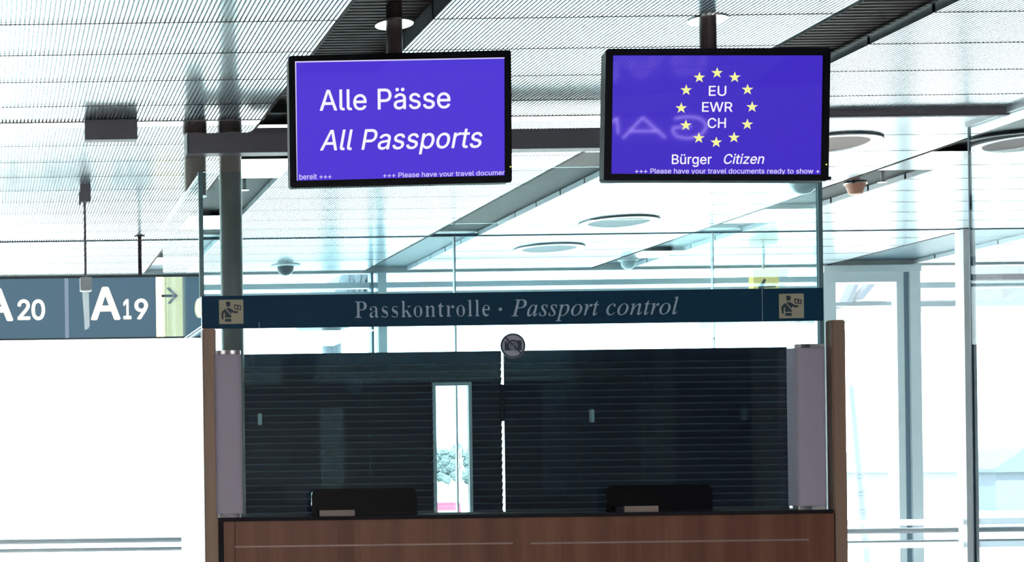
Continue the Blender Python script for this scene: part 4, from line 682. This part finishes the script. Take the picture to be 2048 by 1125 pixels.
q = [loc(*p) for p in ((590.2, 122.5), (1009.5, 114.5), (1009.5, 116.6), (592.6, 124.8), (595.2, 361), (593.2, 361))]
decal('border_line', [q], 0.0045, M['scrsmall'], sc, True, 0.001)
p = loc(1020.5, 334)
obj('pilot_light', MB().lathe([(0.003, -0.004), (0.003, 0.0)], (p[0], 0, p[1]), 16, 'Y'), M['led'], t, False, True)
t, sc, loc = monitor(3.4125, 1.6365, (-0.0058, 0.0313, -0.0835), 1.0118, 0.6189,
    'right hanging monitor showing a ring of yellow stars around EU EWR CH', None,
    ((1222.7, 347.9), (1642.4, 349.3), (1646.6, 110.3), (1226.2, 110.3)), (1400, 1432, 97), M['scr2'])
for a in (('EU', 1418.3, 1453.2, 191, 171.4), ('EWR', 1404.8, 1465.6, 223, 203.8), ('CH', 1415.8, 1452.5, 255.4, 235.8), ('Bürger', 1344.3, 1424, 327.9, 308.7)):
    screen_text(loc, sc, a[0], 's', a[1], a[2], a[3], a[3], a[4], M['scrtext'])
screen_text(loc, sc, 'Citizen', 's', 1448.5, 1529.3, 327.4, 327.2, 308, M['scrtext'], 0.2)
screen_text(loc, sc, '+++ Please have your travel documents ready to show +', 's', 1270.7, 1639.9, 346.6, 346.8, 337, M['scrsmall'])
star0 = None
for zx, zy in ((717, 407), (617, 433), (543, 504), (515, 605), (541, 702), (614, 774), (712, 798), (812, 771), (887, 697), (914, 599), (888, 501), (816, 432)):
    p = loc(1180 + zx / 2.8115, 0 + (zy + 2) / 2.8115)
    if star0 is None:
        rr = 11.6 * 7 / FPX
        pts = [(rr * (1 if i % 2 == 0 else 0.40) * math.sin(math.pi * i / 5), rr * (1 if i % 2 == 0 else 0.40) * math.cos(math.pi * i / 5)) for i in range(10)]
        star0 = decal('star', [pts[::-1]], 0, M['star'], sc, True, 0.001); st = star0
    else:
        st = star0.copy(); COL.objects.link(st); st.parent = sc
    st.location = (p[0], 0.0045, p[1])
p = loc(1652.3, 329.4)
obj('pilot_light', MB().lathe([(0.003, -0.004), (0.003, 0.0)], (p[0], 0, p[1]), 16, 'Y'), M['led'], t, False, True)
p = loc(1661, 354)
obj('side_knob', MB().lathe([(0.008, -0.012), (0.008, 0.012)], (p[0] + 0.002, 0.03, p[1]), 16, 'X'), M['bezel'], t, False, True)
# neon writing hung high in front of the right monitor, seen only as a mirror image in its screen
M['neon'] = emis('pale violet neon tube', (0.75, 0.55, 1.0, 1), 20.0)
cm = Vector((3.4125, 7.0, 1.6365 + CAMZ)); nm = Euler((-0.0058, 0.0313, -0.0835)).to_matrix() @ Vector((0, 1, 0)); cc = Vector((0, 0, CAMZ))
def mirrored(px, py, yp=5.45):
    r = (at(px, py, 1.0) - cc); k = (cm - cc).dot(nm) / r.dot(nm); h = cc + r * k
    r2 = r - 2 * r.dot(nm) * nm
    return h + r2 * ((yp - h.y) / r2.y)
nt = thing('neon_lettering', 'small violet neon letters hung from the ceiling, seen mirrored in the right monitor', 'neon sign', mirrored(1330, 255))
for stroke in (((1224.5, 245), (1235, 235), (1238, 267)), ((1247.6, 275.7), (1286.7, 234), (1333, 275.6)), ((1260, 261.4), (1320.5, 261.4)),
               ((1350.7, 236.5), (1366, 233.5), (1382.7, 233), (1398, 235), (1408, 240), (1415, 251), (1408, 265), (1396, 272), (1382.7, 275.6), (1366, 275), (1354, 271), (1347, 262), (1349, 254), (1384.5, 253))):
    mb = MB(); P_ = [mirrored(*s_) for s_ in stroke]
    for a, b in zip(P_, P_[1:]): mb.rod(a, b, 0.0042, 8)
    obj('neon_tube', mb, M['neon'], nt, True)
a, b = mirrored(1222, 228), mirrored(1420, 228)
mb = MB().rod(a, b, 0.006, 8)
for p_ in (a, b): mb.rod(p_, (p_.x, p_.y, CEIL), 0.003, 8)
obj('hanger', mb, M['bezel'], nt)

# ------------------------------------------------------------------ gate sign at the left
DG = 13.38
M['gatepanel'] = mat('lit grey blue sign panel', srgb(70, 95, 115), 0.5, emit=srgb(82, 108, 124), estr=0.95)
M['gatetext'] = emis('lit warm white sign letters', (1.0, 0.96, 0.86, 1), 1.15)
M['gateyellow'] = emis('lit yellow sign panel', (1.0, 0.93, 0.50, 1), 3.0)
M['gatearrow'] = mat('dark arrow', srgb(45, 55, 45), 0.5)
XG0, XG1 = AX(-150, 610, DG), AX(402, 610, DG)
zg0, zg1 = AZ(200, 679, DG), AZ(200, 551.5, DG)
t = thing('gate_sign', 'long hanging illuminated gate sign reading A 20 and A 19 with a yellow arrow end', 'sign', (AX(200, 610, DG), DG, zg0))
obj('box_frame', MB().box((XG0, DG + 0.001, zg0), (XG1, DG + 0.2, zg1), 0.004).box((XG0, DG - 0.012, zg1 - 0.022), (XG1, DG + 0.001, zg1)).box((XG0, DG - 0.012, zg0), (XG1, DG + 0.001, zg0 + 0.014)), mat('grey sign frame', srgb(100, 108, 115), 0.4, 0.3), t)
pzs = (zg0 + 0.014, zg1 - 0.022)
xs = [AX(v, 610, DG) for v in (-150, 129.5, 137, 312, 365, 402)]
def panel(i, j, m, nm_='panel'): return obj(nm_, MB().box((xs[i], DG - 0.008, pzs[0]), (xs[j], DG + 0.001, pzs[1])), m, t)
pA, pB = panel(0, 1, M['gatepanel']), panel(2, 3, M['gatepanel'])
panel(1, 2, mat('pale divider', srgb(140, 155, 172), 0.4, emit=srgb(140, 155, 172), estr=0.8), 'divider')
pY, pE = panel(3, 4, M['gateyellow'], 'arrow_panel'), panel(4, 5, M['gatepanel'])
dG = DG - 0.009
for txt, f, x0, x1, yb, yt, par in (('A', 'b', -33, 26.3, 640.5, 576.5, pA), ('2', 'b', 35, 61, 639, 599.5, pA), ('0', 'b', 63, 90.5, 639, 599.5, pA), ('A', 'b', 182, 241, 638, 574, pB), ('1', 'b', 246.5, 263, 637.6, 598.5, pB), ('9', 'b', 269, 296.5, 637.6, 598, pB)):
    xm = (x0 + x1) / 2
    lettering('lettering', txt, f, AX(x0, yb, dG), AX(x1, yb, dG), AZ(xm, yb, dG), AZ(xm, yt, dG), dG, M['gatetext'], par)
q = lambda pts: [(AX(x, y, dG), AZ(x, y, dG)) for x, y in pts]
decal('arrow', [q([(323, 590), (345, 589.5), (332, 577), (337, 574.5), (355.5, 592), (340, 609), (335, 606.5), (345, 594.5), (323, 595)])], dG, M['gatearrow'], pY, thick=0.002)
decal('round_symbol', [q([(398 + 9 * math.cos(i / 16 * 2 * math.pi), 617 + 20 * math.sin(i / 16 * 2 * math.pi)) for i in range(16)])], dG, M['gateyellow'], pE, thick=0.002)
mb = MB().lathe([(0.018, zg1), (0.018, CEIL)], (AX(281, 510, DG), DG + 0.06, 0), 16)
obj('hanging_rod', mb, M['pole'], t, True)
obj('rod_flange', MB().lathe([(0.05, CEIL - 0.01), (0.05, CEIL)], (AX(281, 510, DG), DG + 0.06, 0), 24), M['pole'], t, True)
mb = MB().lathe([(0.018, zg1), (0.018, CEIL)], (AX(-120, 510, DG), DG + 0.06, 0), 16)
obj('hanging_rod', mb, M['pole'], t, True)
# ------------------------------------------------------------------ ceiling fittings
d_ = 8.97
t = thing('ceiling_box', 'small dark rectangular box fixed under the left ceiling edge', 'box', (AX(222, 262, d_), d_, AZ(222, 281, d_)))
x0, x1 = AX(170, 262, d_), AX(275, 262, d_); z0, z1 = AZ(222, 279, d_), CEIL - 0.003
obj('body', MB().box((x0, d_ + 0.004, z0), (x1, d_ + 0.08, z1), 0.003), M['darkgrey'], t)
mb = MB().box((x0, d_, z0), (x1, d_ + 0.005, z0 + 0.006)).box((x0, d_, z1 - 0.006), (x1, d_ + 0.005, z1)).box((x0, d_, z0 + 0.006), (x0 + 0.006, d_ + 0.005, z1 - 0.006)).box((x1 - 0.006, d_, z0 + 0.006), (x1, d_ + 0.005, z1 - 0.006))
obj('face_frame', mb, M['slotwall'], t)
d_ = 11.0
xc = AX(170, 460, d_)
t = thing('hanging_antenna', 'thin rod hanging from the left ceiling with a grey box and white blade below', 'antenna', (xc, d_, AZ(170, 660, d_)))
obj('ceiling_mount', MB().box((AX(160, 385, d_), d_ - 0.04, AZ(170, 405, d_)), (AX(181, 385, d_), d_ + 0.04, CEIL - 0.001), 0.004).box((AX(158, 395, d_), d_ - 0.02, AZ(160, 411, d_)), (AX(161, 395, d_), d_ + 0.03, AZ(160, 385, d_))), M['darkgrey'], t)
obj('rod', MB().lathe([(0.0095, AZ(170, 560, d_)), (0.0095, AZ(170, 404, d_))], (xc, d_, 0), 16), M['darkgrey'], t, True)
obj('junction_box', MB().box((AX(160, 570, d_), d_ - 0.045, AZ(170, 583, d_)), (AX(183, 570, d_), d_ + 0.045, AZ(170, 556, d_)), 0.004), mat('light grey box', srgb(235, 238, 245), 0.4), t)
obj('blade', MB().prism([(AX(165, 586, d_), AZ(165, 586, d_)), (AX(177, 586, d_), AZ(177, 584, d_)), (AX(179, 652, d_), AZ(179, 652, d_)), (AX(177, 657, d_), AZ(177, 657, d_)), (AX(170, 660, d_), AZ(170, 660, d_)), (AX(169, 640, d_), AZ(169, 640, d_))], d_ - 0.03, d_ + 0.03), M['film'], t)

def ceil_at(px, py):
    u, v = (px + 20) / FPX, (950 - py) / FPX
    d = (CEIL - CAMZ) / (v * CA - u * SA)
    return at(px, py, d)
M['brown'] = mat('brown lamp lens', srgb(112, 58, 40), 0.55)
M['greylens'] = mat('grey lamp lens', srgb(88, 90, 104), 0.5)
for px, py, r, m, lab in ((1238, 443, 0.325, M['greylens'], 'round grey ceiling downlight above the right half of the booth'),
                       (1098, 496, 0.325, M['greylens'], 'round grey ceiling downlight farthest back, seen between the two monitors'),
                       (1655, 286, 0.32, M['brown'], 'round brown ceiling downlight beside the right monitor'),
                       (2052, 284, 0.32, M['brown'], 'round brown ceiling downlight behind the glass wall at the right')):
    p = ceil_at(px, py)
    t = thing('ceiling_downlight', lab, 'ceiling light', (p.x, p.y, CEIL), 'round ceiling downlights')
    obj('trim_ring', MB().lathe([(r, 0.0), (r, -0.014), (r - 0.01, -0.018), (r - 0.06, -0.016), (r - 0.075, -0.008)], (p.x, p.y, CEIL), 64, caps=False), M['plain'], t, True)
    obj('outer_band', MB().lathe([(r + 0.002, 0.0), (r + 0.004, -0.010), (r + 0.001, -0.010)], (p.x, p.y, CEIL), 64, caps=False), M['slotwall'], t, True)
    obj('lens', MB().lathe([(r - 0.07, -0.009), (r * 0.4, -0.007), (0.0, -0.006)], (p.x, p.y, CEIL), 64, caps=False), m, t, True)

def dome(px, py, r, lab, m, plate, drop=0.0):
    p = ceil_at(px, py)
    zt = CEIL - drop
    t = thing('dome_camera', lab, 'security camera', (p.x, p.y, CEIL), 'ceiling cameras')
    if drop: obj('stem', MB().lathe([(r * 0.35, zt), (r * 0.35, CEIL + 0.09)], (p.x, p.y, 0), 20), M['white'], t, True)
    obj('base_plate', MB().lathe([(plate, zt), (plate, zt - 0.008), (r, zt - 0.016)], (p.x, p.y, 0), 40), M['white'], t, True)
    obj('dome', MB().lathe([(r, zt - 0.014), (r, zt - 0.03)] + [(r * math.cos(a), zt - 0.03 - r * 0.95 * math.sin(a)) for a in [math.pi / 2 * i / 10 for i in range(1, 10)]] + [(0.0, zt - 0.03 - r * 0.95)], (p.x, p.y, 0), 40), m, t, True)
dome(571, 531, 0.085, 'small dark dome camera with white plate on the far ceiling left', M['camgrey'], 0.15)
dome(1257, 520, 0.075, 'small pale dome camera in the far ceiling slot above the word control', mat('pale camera dome', srgb(190, 205, 210), 0.2), 0.10, 0.0)
p = ceil_at(1608, 356)
dome(1608, 356, 0.098, 'large grey dome camera with white rim below the right monitor', mat('dome grey blue', srgb(96, 120, 132), 0.2), 0.11, 0.0)
p = ceil_at(1711, 366)
t = thing('ceiling_spotlight', 'small tan cone shaped fitting hanging in the dark ceiling slot at the right', 'ceiling light', (p.x, p.y, CEIL))
obj('cone', MB().lathe([(0.074, CEIL + 0.01), (0.072, CEIL - 0.012), (0.046, CEIL - 0.085), (0.03, CEIL - 0.09), (0, CEIL - 0.09)], (p.x, p.y, 0), 36), mat('tan cone', srgb(200, 150, 128), 0.4, emit=srgb(200, 150, 125), estr=0.15), t, True)
obj('rim', MB().lathe([(0.078, CEIL + 0.01), (0.082, CEIL - 0.004), (0.078, CEIL - 0.012), (0.073, CEIL - 0.012)], (p.x, p.y, 0), 36), M['chrome'], t, True)
obj('stem', MB().lathe([(0.03, CEIL), (0.03, CEIL + 0.1)], (p.x, p.y, 0), 16), M['white'], t, True)
for px, py, lab in ((489, 371, 'small chrome sprinkler in the left ceiling slot beside the round column'), (1765, 355, 'small chrome sprinkler in the right ceiling slot beside the tan spotlight')):
    p = ceil_at(px, py)
    t = thing('sprinkler', lab, 'sprinkler', (p.x, p.y, CEIL), 'ceiling sprinklers')
    obj('pipe', MB().lathe([(0.012, CEIL - 0.03), (0.012, CEIL + 0.1)], (p.x, p.y, 0), 16), M['white'], t, True)
    obj('deflector', MB().lathe([(0.0, -0.03), (0.03, -0.03), (0.034, -0.037), (0.0, -0.042)], (p.x, p.y, CEIL), 20), M['chrome'], t, True)
# ------------------------------------------------------------------ yellow arrow sign, far right behind the glass
d_ = 15.2
t = thing('arrow_sign', 'yellow hanging sign with a dark left arrow, seen through the booth glass', 'sign', (AX(1532, 560, d_), d_, AZ(1532, 585, d_)))
z0, z1 = AZ(1532, 592, d_), AZ(1532, 538, d_)
obj('sign_box', MB().box((AX(1507, 560, d_), d_, z0), (AX(1558, 560, d_), d_ + 0.1, z1), 0.004), mat('yellow lit panel', (0.75, 0.52, 0.12, 1), 0.7, spec=0.1, emit=(1, 0.78, 0.30, 1), estr=0.7), t)
q = lambda pts: [(AX(x, y, d_), AZ(x, y, d_)) for x, y in pts]
decal('arrow', [q([(1551, 572), (1527, 572.5), (1532, 560), (1528, 558), (1516, 575), (1526, 590), (1530, 587), (1527, 576), (1551, 575.5)])], d_ - 0.002, M['gatearrow'], t, thick=0.003)
obj('hanger', MB().box((AX(1530, 520, d_), d_ + 0.04, z1 - 0.002), (AX(1534, 520, d_), d_ + 0.06, CEIL)), M['white'], t)
# ------------------------------------------------------------------ guard rails at the windows
for x0, x1, ya, yb, pxm, lab in ((-4.0, 1.98, 1082, 1100, 200, 'pale guard rail of two tubes low at the left window'), (8.6, 12.2, 1061, 1084, 1880, 'pale guard rail of two tubes low at the right window')):
    dR = 15.6
    t = thing('guard_rail', lab, 'railing', ((x0 + x1) / 2, dR, 0), 'guard rails at the windows')
    M.setdefault('rail', mat('grey metal rail', srgb(190, 192, 198), 0.35, 0.5))
    for y_, r in ((ya, 0.03), (yb, 0.022)):
        zz = AZ(pxm, y_, dR)
        obj('tube', MB().rod((x0, dR, zz), (x1, dR, zz), r, 16), M['rail'], t, True)
    for k in range(3):
        xx = x0 + 0.1 + (x1 - x0 - 0.2) * k / 2
        if k == 1: xx = AX(1933, 1000, dR) if x0 > 0 else -1.2
        if 0.2 < xx < 1.99: continue
        obj('post', MB().rod((xx, dR, 0), (xx, dR, AZ(pxm, ya, dR) - 0.02), 0.02, 12), M['rail'], t, True)
# ------------------------------------------------------------------ outside
GZ = -2.5
M['apron'] = mat('pale concrete apron', (0.55, 0.55, 0.53, 1), 0.8, noise=0.08, nscale=0.2)
M['grass'] = mat('pale dry grass', (0.18, 0.20, 0.15, 1), 0.9, noise=0.25, nscale=0.05, stretch=(0.2, 1, 1))
struct(obj('ground', MB().box((-150, YF + 0.2, GZ - 0.2), (420, 900, GZ)), M['apron']))
g_ = obj('grass', MB().box((-150, 245, GZ), (420, 362, GZ + 0.05)), M['grass']); g_['kind'] = 'stuff'; g_['label'] = 'pale grass strips of the airfield beyond the apron'; g_['category'] = 'grass'
struct(obj('wall_outside', MB().box((-7.2, YF + 0.15, GZ), (12.7, YF + 0.3, 0)), M['wall']))
M['leaf'] = mat('hazy grey green foliage', (0.13, 0.165, 0.17, 1), 0.9, noise=0.35, nscale=0.6)
M['trunk'] = mat('grey bark', (0.2, 0.17, 0.15, 1), 0.9)
def tree(x, y, h, w, lab, seed):
    rnd = random.Random(seed)
    t = thing('tree', lab, 'tree', (x, y, GZ), 'trees at the edge of the airfield')
    bm_ = bmesh.new()
    for k in range(18):
        c = Vector((x + rnd.uniform(-w, w) * 0.35, y + rnd.uniform(-w, w) * 0.3, GZ + h * (0.14 + 0.70 * k / 17)))
        r = w * rnd.uniform(0.28, 0.42)
        ret = bmesh.ops.create_icosphere(bm_, subdivisions=3, radius=r, matrix=Matrix.Translation(c))
        for v in ret['verts']: v.co += (v.co - c).normalized() * rnd.uniform(-0.16, 0.16) * r
    mb = MB(); mb.bm.free(); mb.bm = bm_
    obj('crown', mb, M['leaf'], t)
    obj('trunk', MB().rod((x, y, GZ), (x, y, GZ + h * 0.5), w * 0.05, 10, w * 0.03), M['trunk'], t)
places = [(107.5, 368, 9.0, 3.1, 'low hazy tree at the left edge of the bright window slot, in the front row'), (112.4, 368, 9.6, 3.1, 'hazy front row tree left of the slot bar'),
          (117.3, 368, 9.2, 3.1, 'hazy front row tree right of the slot bar'), (122.2, 368, 9.7, 3.1, 'hazy front row tree at the right edge of the window slot'),
          (108.0, 380, 10.6, 3.2, 'taller hazy tree behind the front row, at the left edge of the window slot'), (113.0, 380, 10.0, 3.2, 'hazy back row tree left of the slot bar'),
          (118.0, 380, 11.2, 3.2, 'tallest hazy tree, behind the front row in the middle of the window slot'), (123.0, 380, 10.7, 3.2, 'hazy back row tree at the right edge of the window slot')]
for i, pl in enumerate(places): tree(*pl, seed=i + 3)
# shrubs row below the crowns
dM = 240
t = thing('light_mast', 'slim pale double mast standing on the airfield in the bright window slot', 'mast', (AX(919, 930, dM), dM, GZ))
obj('pole', MB().rod((AX(917, 930, dM), dM, GZ), (AX(917, 930, dM), dM, AZ(917, 902, dM)), 0.12, 10), M['paleframe'], t)
obj('pole', MB().rod((AX(922, 930, dM), dM, GZ), (AX(922, 930, dM), dM, AZ(922, 898, dM)), 0.12, 10), M['paleframe'], t)
def vehicle(name, lab, cat, px0, px1, ytop, d_, m):
    x0, x1 = AX(px0, 1000, d_), AX(px1, 1000, d_); zt = AZ((px0 + px1) / 2, ytop, d_)
    H = zt - GZ; W = x1 - x0; L = W * 1.6
    t = thing(name, lab, cat, ((x0 + x1) / 2, d_, GZ))
    pr = [(x0, GZ + H * 0.16), (x1, GZ + H * 0.16), (x1, GZ + H * 0.55), (x1 - W * 0.08, zt - H * 0.04), (x1 - W * 0.12, zt), (x0 + W * 0.12, zt), (x0 + W * 0.08, zt - H * 0.04), (x0, GZ + H * 0.55)]
    obj('body', MB().prism(pr, d_, d_ + L), m, t)
    obj('rear_window', MB().box((x0 + W * 0.16, d_ - 0.02, GZ + H * 0.58), (x1 - W * 0.16, d_ + 0.01, GZ + H * 0.88)), M['framedark'], t)
    for sx in (x0 + W * 0.1, x1 - W * 0.1):
        for yy in (d_ + L * 0.2, d_ + L * 0.8):
            obj('wheel', MB().lathe([(H * 0.17, -W * 0.06), (H * 0.17, W * 0.06)], (sx, yy, GZ + H * 0.17), 20, 'X'), M['black'], t)
M['redpaint'] = mat('pinkish red vehicle paint', (0.34, 0.04, 0.08, 1), 0.35)
vehicle('red_van', 'red van parked on the apron, low in the bright window slot', 'van', 866, 926, 1006, 60, M['redpaint'])
vehicle('white_van', 'tiny white van far away on the airfield in the window slot', 'van', 899, 909, 990, 150, M['white'])
# hangar far right
d_ = 120
t = thing('hangar', 'pale blue hangar far outside behind the right glass wall', 'building', (AX(2040, 950, d_) + 6, d_, GZ))
x0 = AX(1992, 940, d_)
M['hangar'] = mat('pale blue cladding', (0.15, 0.18, 0.21, 1), 0.6)
obj('hall', MB().box((x0, d_, GZ), (x0 + 30, d_ + 25, AZ(2020, 945, d_))), M['hangar'], t)
obj('roof', MB().prism([(x0 - 0.4, AZ(2020, 945, d_)), (x0 + 30.4, AZ(2020, 945, d_)), (x0 + 30.4, AZ(2020, 938, d_)), (x0 + 24, AZ(2020, 893, d_)), (x0 + 2, AZ(2020, 897, d_)), (x0 - 0.4, AZ(2020, 938, d_))], d_ - 0.5, d_ + 25.5), mat('grey hangar roof', (0.12, 0.15, 0.18, 1), 0.5), t)
# roof canopy outside right
d_ = 18.0
t = thing('outside_canopy', 'dark grey roof canopy outside the window at the upper right', 'canopy', (14, d_, AZ(2000, 608, d_)))
zb = AZ(2000, 606, d_)
x0 = AX(1950, 570, d_ + 0.5)
obj('soffit', MB().box((x0, d_, zb), (x0 + 9, d_ + 0.5, zb + 0.9)), M['deck'], t)
obj('strut', MB().prism([(AX(1995, 606, d_), zb), (AX(2000, 611, d_), zb - 0.05), (AX(2100, 611, d_), zb - 0.05), (AX(2100, 540, d_), zb + 0.45)], d_ - 0.3, d_ - 0.02), M['joint'], t)
# passenger bridges outside
M['bridge'] = mat('pale bridge cladding', (0.085, 0.105, 0.125, 1), 0.5)
M['bridge2'] = mat('blue grey bridge ribs', (0.045, 0.055, 0.07, 1), 0.5)
d_ = 24.0
t = thing('passenger_bridge', 'pale slanted passenger bridge end outside, left above the sign band', 'passenger bridge', (AX(705, 600, d_), d_ + 1, GZ))
pt = lambda x, y: (AX(x, y, d_), AZ(x, y, d_))
obj('cabin', MB().prism([pt(672, 640), pt(666, 592), pt(684, 548), pt(748, 546), pt(735, 592), pt(735, 640)], d_, d_ + 3), M['bridge'], t)
for xx in (693, 716, 728):
    obj('rib', MB().prism([pt(xx - 6, 640), pt(xx + 1, 640), pt(xx + 12, 549), pt(xx + 6, 549)], d_ - 0.12, d_ - 0.001), M['bridge2'], t)
obj('support_leg', MB().rod((AX(706, 700, d_), d_ + 1.5, GZ), (AX(706, 640, d_), d_ + 1.5, AZ(706, 640, d_) + 0.02), 0.16, 16), M['bridge'], t)
d_ = 26.0
t = thing('passenger_bridge', 'pale passenger bridge with slanted braces outside the right door', 'passenger bridge', (AX(1720, 600, d_), d_ + 1, GZ))
pt = lambda x, y: (AX(x, y, d_), AZ(x, y, d_))
obj('cabin', MB().prism([pt(1705, 612), pt(1705, 603), pt(1920, 600), pt(1920, 612)], d_, d_ + 3), M['bridge2'], t)
obj('brace', MB().prism([pt(1672, 612), pt(1682, 612), pt(1705, 560), pt(1696, 560)], d_ - 0.3, d_ - 0.05), M['bridge2'], t)
obj('brace', MB().prism([pt(1694, 604), pt(1706, 604), pt(1742, 560), pt(1728, 560)], d_ - 0.3, d_ - 0.05), M['bridge2'], t)
obj('bellows', MB().prism([pt(1505, 640), pt(1510, 575), pt(1530, 540), pt(1578, 536), pt(1570, 575), pt(1566, 640)], d_, d_ + 2), M['bridge'], t)
obj('support_leg', MB().rod((AX(1900, 800, d_), d_ + 1.5, GZ), (AX(1900, 612, d_), d_ + 1.5, AZ(1900, 612, d_) + 0.02), 0.1, 16), M['white'], t)
d_ = 30.0
t = thing('leaning_mast', 'slim pale mast leaning outside the right door', 'mast', (AX(1746, 1250, d_), d_, GZ))
a = Vector((AX(1692, 660, d_), d_, AZ(1692, 660, d_))); b = Vector((AX(1735, 1125, d_), d_, AZ(1735, 1125, d_)))
e_ = a + (b - a) * ((GZ - a.z) / (b.z - a.z))
M['mast'] = mat('pale grey mast', (0.13, 0.16, 0.19, 1), 0.4)
obj('tube', MB().rod(e_, a, 0.085, 20, 0.045), M['mast'], t, True)
dirn = (a - e_).normalized()
for py in (955, 990, 1025, 1085):
    k_ = (AZ(1725, py, d_) - e_.z) / (a.z - e_.z); p_ = e_ + (a - e_) * k_
    obj('band', MB().rod(p_, p_ + dirn * 0.04, 0.11, 20), M['mast'], t)
